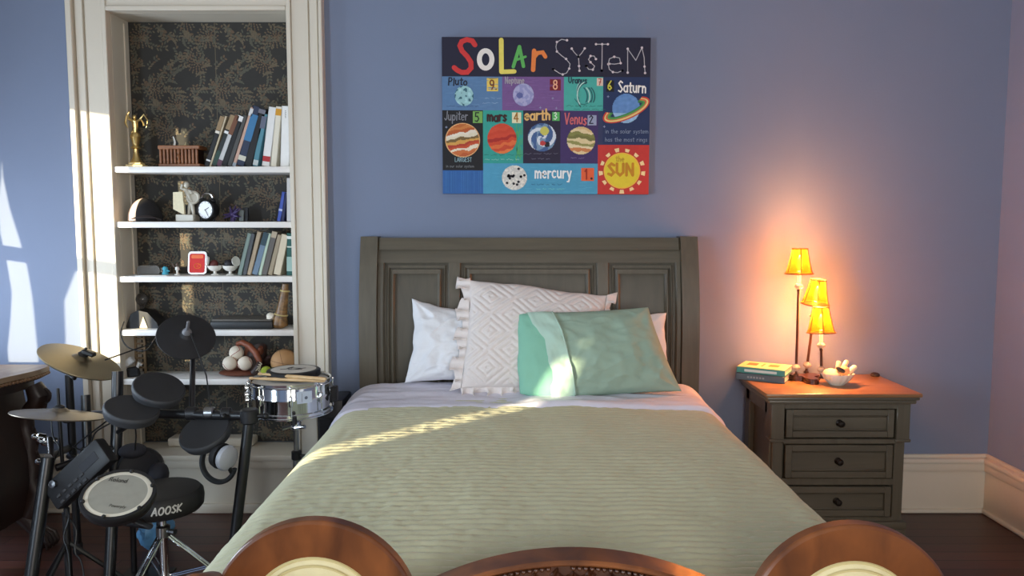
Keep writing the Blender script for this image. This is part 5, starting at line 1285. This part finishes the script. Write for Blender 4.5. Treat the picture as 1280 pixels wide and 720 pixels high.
def clamp(p, d, s=1.0, m=BLACK):
    mb = MB(); x, y, z = frame(d)
    mb.lathe([(.026*s, -.025*s), (.031*s, -.02*s), (.031*s, .02*s), (.026*s, .025*s)], p, d, 14)
    mb.tube([V(p)+x*.02*s, V(p)+x*.052*s], [.010*s, .008*s], 10); mb.ell(V(p)+x*.056*s, (.012*s, .012*s, .012*s), nu=10, nv=6)
    return mb.build('clamp', m, dk)
BJ = at(148, 516, 3.10)
for a, b, r in ((BJ, RJ, .019), (at(86, 520, 3.28), BJ, .016), (FP, at(86, 560, 3.28), .015), (at(70, 585, 2.9), at(140, 560, 3.05), .014)):
    MB().tube([a, b], r, 14).build('rack_bar', BLKMETAL, dk)
MB().tube([at(107, 494, 3.16), at(110, 575, 3.10)], .018, 14).build('rack_post', BLKMETAL, dk)
clamp(at(109, 565, 3.1), (0, 0, 1), .8)
clamp(RJ, (0, 0, 1), 1.15); clamp(BJ, (0, 0, 1)); clamp(at(240, 517, 3.05), (1, 0, 0), .9); clamp(at(86, 522, 3.28), (0, 0, 1), .8)
clamp(at(262, 516, 3.03), (1, 0, 0), .8, DULLMETAL); clamp(at(283, 517, 3.02), (1, .1, 0), .8)
# rubber pads
def rubber_pad(px, py, Y, major, ratio, ang, arm, name='tom_pad', depth=.045):
    c, n = facing(px, py, Y, ratio, ang); r = major/2*depth_of(c)/FPX*.985
    p = MB().lathe([(r*.80, -depth), (r*.93, -depth*.8), (r*.985, -depth*.35), (r, -.010), (r*.985, -.002), (r*.955, .002)], c, n, 44).build(name, mat('pad_rim_rubber', (54, 56, 60), .6, bump=.05), dk)
    MB().lathe([(r*.955, .0016), (r*.93, .0040), (r*.88, .0032), (r*.5, .0040), (0, .0042)], c, n, 44).build('playing_surface', mat('pad_surface_rubber', (36, 36, 38), .75, var=.1, scale=80, bump=.1), p)
    q = c-n*depth
    mb = MB(); mb.tube([q, q-n*.03, V(arm)], [.011, .011, .010], 10); mb.ell(q-n*.03, (.016, .016, .016), nu=12, nv=8)
    mb.build('mount_arm', BLKMETAL, dk)
    mb = MB(); mb.box(q-n*.006+V((0, -.0, -.004)), (.05, .05, .02), .006); mb.build('mount_plate', BLACK, p)
    return c, n, r
rubber_pad(199, 484, 3.06, 64, .60, -14, at(150, 512, 3.12))
rubber_pad(165, 510, 2.94, 67, .49, -11, at(148, 540, 3.06))
t3 = rubber_pad(255.5, 538, 2.98, 66, .62, 30, at(285, 519, 3.02))
# cymbals
def cymbal(px, py, Y, major, ratio, ang, m, name, thick=.007, bell=True):
    c, n = facing(px, py, Y, ratio, ang); r = major/2*depth_of(c)/FPX
    p = MB().lathe([(0, -thick-.002), (r*.3, -thick-.001), (r*.96, -thick*.9-.006), (r, -.006), (r*.99, -.003), (r*.62, .006), (r*.26, .010), (r*.22, .012), (r*.14, .022), (.012, .026), (0, .026)], c, n, 52).build(name, m, dk, sharp=30)
    return c, n, r, p
BLKCYM = mat('black_rubber_cymbal', (25, 25, 28), .6, var=.15, scale=50, bump=.12, bscale=220)
c, n, r, p = cymbal(233, 420, 3.22, 70, .80, -8, BLKCYM, 'cymbal_pad')
mb = MB(); mb.lathe([(.016, .02), (.020, .028), (.014, .040), (.007, .046), (.0065, .095), (.004, .10)], c, n, 14); mb.build('wing_nut', mat('grey_wing_nut', (110, 110, 114), .5), p)
MB().tube([c-n*.012, at(241, 445, 3.25), at(240, 517, 3.06)], [.008, .011, .012], 10).build('cymbal_stand', BLKMETAL, dk)
MB().tube([c+n*.02+V((.02, -.01, 0)), at(250, 447, 3.14), at(258, 470, 3.12), at(262, 500, 3.08), at(264, 516, 3.04)], .0028, 6).build('cable', BLACK, dk)
c, n, r, p = cymbal(101, 450.5, 3.22, 98, .36, -23, GLARECYM, 'cymbal')
mb = MB(); mb.lathe([(.018, .020), (.022, .030), (.012, .04), (.006, .044), (.0055, .06)], c, n, 14); mb.box(c+n*.035+V((.02, 0, 0)), (.055, .03, .020), .005, Matrix.Rotation(R(20), 3, 'Y')); mb.build('wing_nut', BLACK, p)
MB().tube([c-n*.012, at(93, 473, 3.25), LP], [.007, .009, .012], 10).build('cymbal_stand', BLKMETAL, dk)
c, n, r, p = cymbal(74, 517, 2.95, 108, .125, -8.5, mat('worn_grey_cymbal', (120, 110, 96), .4, metal=.7, var=.15), 'hi_hat', thick=.003)
mb = MB(); mb.lathe([(.022, .018), (.020, .028), (.010, .034), (.006, .036), (.0055, .10)], c, V((0, 0, 1)), 12); mb.build('hi_hat_clutch', BLACK, p)
MB().tube([c-V((0, 0, .01)), V((c.x, c.y+.01, .30))], .007, 10).build('hi_hat_rod', BLKMETAL, dk)
MB().tube([V((c.x, c.y+.01, .32)), V((c.x, c.y+.01, .03))], .014, 12).build('hi_hat_tube', BLKMETAL, dk)
for k in range(3):
    a = 2*PI*k/3+.4; MB().tube([V((c.x, c.y+.01, .20)), V((c.x+.20*math.cos(a), c.y+.01+.20*math.sin(a), .008))], [.010, .009], 8).build('hi_hat_foot', BLKMETAL, dk)
# chrome clamps by the chest
for px, py, Y in ((50, 547, 2.93), (58, 552, 2.93), (55, 578, 2.88)):
    q = at(px, py, Y); mb = MB(); mb.lathe([(.010, -.020), (.017, -.016), (.017, .012), (.011, .016), (.011, .028), (.006, .032)], q, (-.7, -.6, .35), 14); mb.build('chrome_clamp', CHROME, dk)
MB().tube([at(62, 548, 2.93), at(64, 575, 2.87)], .012, 10).build('clamp_post', DULLMETAL, dk)
MB().tube([at(54, 549, 2.93), at(72, 551, 2.95)], .012, 10).build('clamp_post', DULLMETAL, dk)
# sound module, tilted towards the player
c = at(101, 592, 2.84); d = (at(137, 560, 2.84)-at(66, 626, 2.84)); ex = d.normalized(); n = V((.45, -.55, .62)); n = (n-ex*n.dot(ex)).normalized(); ey = n.cross(ex)
Rm = Matrix((ex, ey, n)).transposed(); Lm = d.length*.94
md = MB().box(c, (Lm, .112, .055), .012, Rm, seg=2).build('sound_module', mat('module_plastic', (26, 26, 28), .5), dk)
MB().box(c+n*.0280+ex*.07, (.085, .035, .003), .001, Rm).build('display', mat('module_display', (58, 60, 64), .25), md)
mb = MB()
for i in range(5):
    for j in range(2): mb.box(c+n*.0285-ex*(.10-.03*i)-ey*(.018+.026*j), (.020, .012, .006), .002, Rm)
mb.build('buttons', mat('module_buttons', (48, 48, 50), .5), md)
MB().lathe([(.015, 0), (.014, .014), (0, .016)], c+n*.027-ex*.09+ey*.030, n, 16).build('dial', DULLMETAL, md)
MB().tube([c-n*.02, c-n*.06+V((0, .03, 0)), at(86, 570, 3.28)], .012, 10).build('module_arm', BLKMETAL, dk)
# mesh-head snare pad
c, n = facing(148, 619, 2.53, .69, 7); r = 87/2*depth_of(c)/FPX
sp = MB().lathe([(r*.70, -.038), (r*.92, -.035), (r*.97, -.02), (r*1.0, -.012), (r*1.0, .004), (r*.985, .009), (r*.90, .0095), (r*.895, .004)], c, n, 56).build('snare_pad', BLACK, dk)
MB().lathe([(r*.905, .005), (r*.84, .0066), (r*.77, .0068), (r*.765, .004)], c, n, 56).build('rim_band', mat('pad_white_band', (214, 208, 190), .6), sp)
MB().lathe([(r*.785, .0062), (r*.4, .0060), (0, .006)], c, n, 48).build('mesh_head', mat('grey_mesh_head', (150, 148, 136), .75, var=.12, scale=40, bump=.15, bscale=600), sp)
fx, fy, fz = frame(n)
if fy.z < 0: fy = -fy
for k in range(6):
    mb = MB(); a = 2*PI*(k+.5)/6+.0; q = c+fx*(r*.90*math.cos(a))+fy*(r*.90*math.sin(a))
    mb.lathe([(.007, -.03), (.007, .012), (.004, .016), (0, .017)], q, n, 10)
    mb.build('tension_lug', BLACK, sp)
def flat_text(t, o, ex_, ey_, nn, h, wd, centre=True):
    mb = MB(); sts = text_strokes(t, 0, 0, h); W = max(x for s in sts for x, y in s)
    for s in sts:
        for (xa, ya), (xb, yb) in zip(s, s[1:]):
            L = math.hypot(xb-xa, yb-ya)
            if L < 1e-6: continue
            nx, ny = -(yb-ya)/L*wd/2, (xb-xa)/L*wd/2; ux, uy = (xb-xa)/L*wd*.35, (yb-ya)/L*wd*.35
            q = [(xa+nx-ux, ya+ny-uy), (xb+nx+ux, yb+ny+uy), (xb-nx+ux, yb-ny+uy), (xa-nx-ux, ya-ny-uy)]
            mb.add([o+ex_*(x-(W/2 if centre else 0))-ey_*y+nn*.0006 for x, y in q], [[0, 1, 2, 3]])
    return mb
INKD = paint((78, 76, 70))
flat_text('Roland', c+n*.0064-fx*r*.22+fy*r*.45, fx, fy, n, .017, .0034).build('lettering', INKD, sp, sharp=180)
flat_text('Powerply', c+n*.0064+fx*r*.18-fy*r*.50, fx, fy, n, .011, .0018).build('lettering', INKD, sp, sharp=180)
q = c-n*.06
MB().tube([q, q+V((.0, .06, -.06)), V((c.x-.03, 2.80, .33)), V((-1.605, 2.935, .30))], [.014, .013, .013, .013], 10).build('pad_arm', BLKMETAL, dk)
# kick pad tower behind the seat
kc = at(176, 586, 3.06); kx, ky = kc.x, kc.y
kt = MB().lathe([(.055, -.07), (.080, -.06), (.088, -.01), (.088, .015), (.078, .022), (.070, .018), (0, .020)], kc, (.25, -1, .25), 36).build('kick_pad', mat('kick_pad_shell', (30, 30, 34), .5), dk)
mb = MB(); mb.tube([(kx-.05, ky+.02, kc.z-.02), (kx-.06, ky+.03, .02)], .012, 10); mb.tube([(kx+.05, ky+.02, kc.z-.02), (kx+.06, ky+.03, .02)], .012, 10); mb.bb(kx-.10, kx+.10, ky-.03, ky+.07, .004, .018, bev=.004)
mb.build('kick_tower', BLKMETAL, dk)
mb = MB(); mb.ell(kc+V((-.03, .0, .075)), (.055, .05, .03), nu=20); mb.ell(kc+V((.075, -.01, -.02)), (.04, .05, .05), nu=16); mb.build('kick_cover', mat('kick_cover_cloth', (46, 46, 54), .8, bump=.3, bscale=40), kt)
# cables of the kit
def cable(pts, r=.0032): MB().tube(smooth(pts), r, 6).build('cable', BLACK, dk)
def smooth(pts, n=8):
    pts = [V(p) for p in pts]; out = []
    for i in range(len(pts)-1):
        p0, p1, p2, p3 = pts[max(i-1, 0)], pts[i], pts[i+1], pts[min(i+2, len(pts)-1)]
        for k in range(n):
            t = k/n; out.append(.5*((2*p1)+(p2-p0)*t+(2*p0-5*p1+4*p2-p3)*t*t+(3*p1-p0-3*p2+p3)*t**3))
    return out+[pts[-1]]
cable([at(131, 450, 3.2), at(165, 438, 3.3), at(190, 428, 3.4), at(203, 410, 3.4), at(205, 405, 3.35)])
cable([at(155, 402, 3.6), at(151, 418, 3.5), at(160, 434, 3.45), at(182, 438, 3.4), at(196, 420, 3.35), at(203, 409, 3.34)])
cable([at(84, 632, 2.84), at(86, 648, 2.80), at(80, 672, 2.78), at(86, 695, 2.76), V((-1.60, 2.70, .01)), V((-1.45, 2.62, .008)), V((-1.30, 2.66, .008))])
cable([at(84, 645, 2.82), at(95, 662, 2.80), at(94, 690, 2.78), at(103, 708, 2.76), V((-1.52, 2.66, .012)), V((-1.40, 2.58, .008))])
mb = MB().lathe([(.004, -.02), (.010, -.015), (.010, .015), (.004, .02)], at(83.5, 640, 2.83), (0, 0, 1), 10); mb.build('cable_tie', BLACK, dk)
cable([at(64, 520, 2.95), at(66, 545, 2.93), at(74, 560, 2.92), at(68, 575, 2.9)])
cable([at(90, 560, 3.0), at(105, 548, 3.0), at(122, 535, 2.98), at(135, 525, 2.96)])
cable([at(88, 555, 2.98), at(100, 562, 2.98), at(112, 556, 2.98), at(120, 540, 2.97), at(140, 528, 2.95)])
cable([at(168, 527, 2.97), at(170, 545, 3.0), at(168, 566, 3.03)])
cable([at(128, 585, 2.85), at(122, 600, 2.8), at(126, 640, 2.75), at(140, 655, 2.7)])
# ---- things on the kit
hp_ = thing('headphones', at(272, 604, 2.95), 'black and grey headphones hanging from the drum rack below the angled tom pad', 'headphones')
cH = at(272, 580, 2.95); cup = at(280, 571, 2.93); cn = V((.86, -.42, -.10)).normalized()
mb = MB(); a0, a1 = R(95), R(345); pts = [cH+CAMR*(.068*math.cos(a0+(a1-a0)*k/30))+CAMU*(.076*math.sin(a0+(a1-a0)*k/30))+V((0, .02*math.sin(PI*k/30), 0)) for k in range(31)]
mb.tube(pts, [.0095]*31, 10, flat=1.5); mb.build('headband', mat('headband_black', (38, 42, 46), .5), hp_)
MB().lathe([(.026, -.040), (.046, -.034), (.051, -.014), (.049, -.006)], cup, cn, 28).build('ear_cushion', RUBBER, hp_)
MB().lathe([(.048, -.006), (.051, .002), (.047, .014), (.034, .022), (0, .025)], cup+V((.008, 0, -.004)), cn, 28).build('ear_cup', mat('grey_ear_cup', (168, 172, 180), .4), hp_)
MB().lathe([(.018, -.03), (.034, -.026), (.036, -.008), (.030, .010), (0, .014)], cup-cn*.045+V((0, .02, .0)), -cn, 24).build('ear_cup', BLACK, hp_)
MB().tube([cup+cn*.018+V((0, 0, -.03)), pts[-3], pts[-1]], [.008, .010, .008], 8).build('slider', BLACK, hp_)
hk = t3[0]-t3[1]*.05; 
MB().tube([hk+V((.05, .0, -.0)), at(276, 556, 2.97), pts[0]+V((0, 0, .004))], .005, 8).build('hook', DULLMETAL, dk)
# ---- drum throne
TX, TY, TZ = -1.345, 2.87, .452
th = thing('drum_throne', (TX, TY, 0), 'round black drum throne with white lettering on a chrome tripod', 'stool')
MB().lathe([(.10, -.085), (.140, -.082), (.150, -.070), (.153, -.040), (.150, -.018), (.138, -.004), (.11, 0), (0, .002)], (TX, TY, TZ), (0, 0, 1), 56).build('seat', mat('throne_vinyl', (30, 30, 32), .55, bump=.15, bscale=200), th)
mb = MB(); h, wd, r_ = .027, .0055, .1535
sts = text_strokes('AOOSK', 0, 0, h, 1.0, .18); W = max(x for s in sts for x, y in s)
thc = math.atan2(-TY+.0, -TX)+.02; thc = math.atan2(0-TY, 0-TX)+.10
for s in sts:
    for (xa, ya), (xb, yb) in zip(s, s[1:]):
        L = math.hypot(xb-xa, yb-ya)
        if L < 1e-6: continue
        nx, ny = -(yb-ya)/L*wd/2, (xb-xa)/L*wd/2; ux, uy = (xb-xa)/L*wd*.35, (yb-ya)/L*wd*.35
        vs = []
        for x, y in ((xa+nx-ux, ya+ny-uy), (xb+nx+ux, yb+ny+uy), (xb-nx+ux, yb-ny+uy), (xa-nx-ux, ya-ny-uy)):
            a = thc+(x-W/2)/r_; vs.append((TX+r_*math.cos(a), TY+r_*math.sin(a), TZ-.052-y))
        mb.add(vs, [[0, 1, 2, 3]])
mb.build('seat_lettering', paint((206, 206, 204)), th, sharp=180)
MB().tube([(TX, TY, TZ-.08), (TX, TY, .07)], [.012, .012], 14).build('post', CHROME, th)
MB().tube([(TX, TY, .30), (TX, TY, .10)], [.017, .017], 14).build('sleeve', CHROME, th)
mb = MB(); mb.lathe([(.022, .26), (.026, .262), (.026, .30), (.018, .305)], (TX, TY, 0), (0, 0, 1), 16); mb.tube([(TX+.02, TY-.01, .285), (TX+.055, TY-.02, .285)], [.007, .012], 8); mb.build('collar', DULLMETAL, th)
for k in range(3):
    a = R(-108)+2*PI*k/3; dx, dy = math.cos(a), math.sin(a); ox, oy = -dy*.010, dx*.010
    mb = MB()
    for s in (-1, 1): mb.tube([(TX+dx*.02+ox*s, TY+dy*.02+oy*s, .262), (TX+dx*.275+ox*s, TY+dy*.275+oy*s, .018)], .0055, 8)
    lg = mb.build('leg', CHROME, th)
    mb = MB()
    for s in (-1, 1): mb.tube([(TX+dx*.015+ox*s, TY+dy*.015+oy*s, .10), (TX+dx*.165+ox*s, TY+dy*.165+oy*s, .125)], .0045, 8)
    mb.build('brace', CHROME, lg)
    MB().lathe([(.016, 0), (.020, .006), (.019, .030), (.012, .036)], (TX+dx*.282, TY+dy*.282, 0), (0, 0, 1), 14).build('rubber_foot', RUBBER, lg)
# ---- crumpled blue bag on the floor
def bag(a, b):
    an, ph = 2*PI*a, PI*b; d = V((math.sin(ph)*math.cos(an), math.sin(ph)*math.sin(an), math.cos(ph)))
    k = 1+.28*nz(d.x*2.3, d.y*2.3, d.z*2.3)+.16*nz(d.x*6, d.y*6, d.z*6+4)
    return V((-1.61, 3.36, 0))+V((d.x*.075*k, d.y*.06*k, max(.0, .085+d.z*.085*k)))
tag(MB().grid(bag, 36, 24).build('crumpled_bag', mat('pale_blue_plastic', (104, 160, 206), .35, var=.25, scale=14), sharp=30, merge=1e-5), 'crumpled pale blue plastic bag on the floor behind the drum throne', 'bag')
# ================================================================== SNARE DRUM on its own stand
SX, SYs, SZ, SRr = -.962, 3.29, .790, .172
sn = thing('snare_drum', (SX, SYs, SZ-.135), 'chrome snare drum on a stand beside the bed', 'drum')
T_ = V((0, 0, 1))
MB().lathe([(SRr-.008, -.128), (SRr-.006, -.120), (SRr-.006, -.075), (SRr-.003, -.068), (SRr-.003, -.060), (SRr-.006, -.053), (SRr-.006, -.012), (SRr-.008, -.004)], (SX, SYs, SZ), T_, 64, caps=False).build('shell', CHROME, sn)
MB().lathe([(SRr-.010, -.006), (SRr*.6, -.004), (0, -.004)], (SX, SYs, SZ), T_, 56).build('drum_head', mat('drum_head_white', (206, 204, 196), .5, var=.05), sn)
MB().lathe([(0, -.127), (SRr-.012, -.126)], (SX, SYs, SZ), T_, 48).build('bottom_head', mat('drum_head_clear', (170, 172, 172), .3), sn)
for z, nm in ((0, 'hoop'), (-.130, 'hoop')):
    MB().lathe([(SRr-.006, z-.010), (SRr+.006, z-.012), (SRr+.006, z-.009), (SRr-.003, z-.006), (SRr-.003, z+.004), (SRr+.001, z+.006), (SRr+.001, z+.0035), (SRr-.007, z+.003), (SRr-.007, z-.008)], (SX, SYs, SZ), T_, 64, caps=False).build(nm, CHROME, sn)
for k in range(8):
    a = 2*PI*(k+.35)/8; q = V((SX+(SRr+.006)*math.cos(a), SYs+(SRr+.006)*math.sin(a), SZ)); d = V((math.cos(a), math.sin(a), 0))
    mb = MB(); mb.tube([q+V((0, 0, -.002)), q+V((0, 0, -.128))], .003, 8); mb.lathe([(.006, -.085), (.009, -.08), (.009, -.045), (.006, -.040)], q-d*.003, T_, 10); mb.ell(q+V((0, 0, -.006)), (.006, .006, .006), nu=8, nv=6)
    mb.build('tension_rod', CHROME, sn)
a = R(-55); q = V((SX+(SRr-.004)*math.cos(a), SYs+(SRr-.004)*math.sin(a), SZ-.05)); d = V((math.cos(a), math.sin(a), 0)); e = V((-d.y, d.x, 0))
Rm = Matrix((e, d, T_)).transposed()
b_ = MB().box(q+d*.001, (.064, .004, .050), .001, Rm).build('badge', mat('pale_badge', (196, 208, 224), .35), sn)
mb = MB(); mb.lathe([(.007, 0), (0, .0008)], q+d*.0034+e*.006+V((0, 0, -.002)), d, 12); mb.box(q+d*.0034-e*.012, (.0012, .0008, .036), 0, Rm); mb.build('badge_mark', paint((96, 104, 120)), b_)
a = R(5); q = V((SX+(SRr+.012)*math.cos(a), SYs+(SRr+.012)*math.sin(a), SZ-.065)); MB().bb(q.x-.010, q.x+.016, q.y-.018, q.y+.018, q.z-.038, q.z+.030, bev=.004).build('strainer', BLACK, sn)
a = R(-160)
mb = MB()
for k, dz in ((-.12, -.03), (0.02, -.055), (.12, -.075)): mb.lathe([(.006, 0), (.013, .006), (.013, .018), (.006, .022)], (SX+(SRr-.002)*math.cos(a+k), SYs+(SRr-.002)*math.sin(a+k), SZ+dz), (math.cos(a), math.sin(a), 0), 12)
mb.build('butt_plate', CHROME, sn)
ss = thing('snare_stand', (SX+.01, SYs, 0), 'chrome and black snare stand carrying the chrome drum beside the bed', 'drum stand')
cx_ = SX+.018; bz = SZ-.152
MB().tube([(cx_, SYs, bz-.045), (cx_, SYs, .12)], [.0115, .0115], 14).build('upper_tube', DULLMETAL, ss)
MB().tube([(cx_, SYs, .45), (cx_, SYs, .09)], [.016, .016], 14).build('lower_tube', DULLMETAL, ss)
mb = MB(); mb.lathe([(.016, .43), (.022, .434), (.022, .468), (.014, .472)], (cx_, SYs, 0), T_, 14); mb.tube([(cx_+.018, SYs-.01, .452), (cx_+.05, SYs-.02, .452)], [.006, .010], 8); mb.build('height_collar', BLACK, ss)
mb = MB(); mb.lathe([(.012, bz-.075), (.022, bz-.070), (.024, bz-.045), (.016, bz-.03)], (cx_, SYs, 0), T_, 14); mb.tube([(cx_-.018, SYs-.02, bz-.055), (cx_-.05, SYs-.03, bz-.06)], [.006, .010], 8); mb.tube([(cx_, SYs-.02, bz-.06), (cx_+.05, SYs-.04, bz-.05)], [.006, .009], 8); mb.build('tilter', CHROME, ss)
for k in range(3):
    a = R(-70)+2*PI*k/3; d = V((math.cos(a), math.sin(a), 0)); rr = SRr+.014
    o = V((SX, SYs, 0)); mb = MB()
    mb.tube([V((cx_, SYs, bz-.05)), o+d*.08+V((0, 0, bz-.022)), o+d*(rr-.01)+V((0, 0, bz-.004)), o+d*rr+V((0, 0, bz+.022))], [.007, .007, .007, .006], 8)
    ar = mb.build('basket_arm', CHROME, ss)
    MB().tube([o+d*(rr-.020)+V((0, 0, bz-.0005)), o+d*(rr+.001)+V((0, 0, bz+.001)), o+d*(rr+.002)+V((0, 0, bz+.03))], [.009, .010, .009], 8).build('rubber_tip', RUBBER, ar)
for k in range(3):
    a = R(160)+2*PI*k/3; d = V((math.cos(a), math.sin(a), 0)); o = V((cx_, SYs, 0)); L = .14 if math.cos(a) > .3 else .22
    mb = MB(); mb.tube([o+d*.016+V((0, 0, .30)), o+d*L+V((0, 0, .012))], .006, 8); mb.tube([o+d*.016+V((0, 0, .11)), o+d*L*.55+V((0, 0, .15))], .005, 8)
    lg = mb.build('leg', CHROME, ss); MB().lathe([(.010, 0), (.013, .004), (.012, .022), (.007, .026)], o+d*(L+.004), T_, 12).build('rubber_foot', RUBBER, lg)
# practice pad and sticks on the snare
px_, py_ = SX+.006, SYs+.03
pp = thing('practice_pad', (px_, py_, SZ+.0065), 'round black practice pad with pale head lying on the snare drum', 'practice pad')
MB().lathe([(.108, 0), (.114, .004), (.115, .026), (.110, .030), (.098, .031)], (px_, py_, SZ+.0067), T_, 52).build('rim', BLACK, pp)
MB().lathe([(.100, .0305), (.09, .0318), (0, .032)], (px_, py_, SZ+.0067), T_, 52).build('head', mat('pale_pad_head', (212, 208, 198), .55, var=.08), pp)
mb = MB(); rr = random.Random(6); zt = SZ+.0067+.0325
for dx, dy, L, an in ((-.03, -.01, .05, .2), (.0, .012, .06, -.3), (.03, .0, .05, .6), (.012, -.02, .06, .1), (-.02, .02, .04, 1.0)):
    c_, s_ = math.cos(an), math.sin(an); mb.add([(px_+dx+L/2*c_*a-.008*s_*b, py_+dy+L/2*s_*a+.008*c_*b, zt) for a, b in ((-1, -1), (1, -.4), (1, 1), (-1, .5))], [[0, 1, 2, 3]])
mb.build('head_emblem', paint((62, 60, 58)), pp, sharp=180)
STICK = wood('drumstick_maple', (196, 160, 112), (222, 190, 142), (4, 30, 30), .4, .1)
for p0, p1, lb in ((V((SX-.160, SYs-.055, SZ+.0135)), V((SX+.158, SYs-.105, SZ+.0135)), 'pale wooden drumstick lying on the snare drum nearest the edge'),
                   (V((SX-.130, SYs-.030, SZ+.0135)), V((SX+.150, SYs-.130, SZ+.0135)), 'pale wooden drumstick crossing behind the front one on the snare drum')):
    d = (p1-p0).normalized(); L = .34
    if 'crossing' in lb: p0 = p0+V((0, .0, .0145)); 
    mb = MB(); mb.lathe([(.003, 0), (.0065, .004), (.0070, .012), (.0045, .020), (.0050, .032), (.0075, .12), (.0078, L-.01), (.005, L)], p0, d, 14)
    tag(mb.build('drumstick', STICK), lb, 'drumstick', 'drumsticks on the snare drum')
# small clamp-on metronome at the lowest shelf's end
q = at(166, 467, 3.70)
tc_ = thing('clip_gadget', (q.x, q.y, q.z-.03), 'silver and black clip-on gadget standing at the end of the lowest shelf', 'gadget')
q = V((onshelf(168, 4, 3.84), 3.83, SHZ[4])); tc_.location = q; tc_['wloc'] = list(q)
MB().box(q+V((0, 0, .026)), (.06, .03, .05), .006, Matrix.Rotation(R(-10), 3, 'Y')).build('black_body', BLACK, tc_)
MB().box(q+V((-.016, -.004, .078)), (.052, .034, .034), .006, Matrix.Rotation(R(-38), 3, 'Y')).build('silver_head', mat('silver_plastic', (206, 206, 204), .35), tc_)
MB().tube([q+V((.020, 0, .045)), q+V((.034, -.004, .075)), q+V((.045, -.002, .060))], .008, 10).build('clip_arm', mat('silver_plastic', (206, 206, 204), .35), tc_)
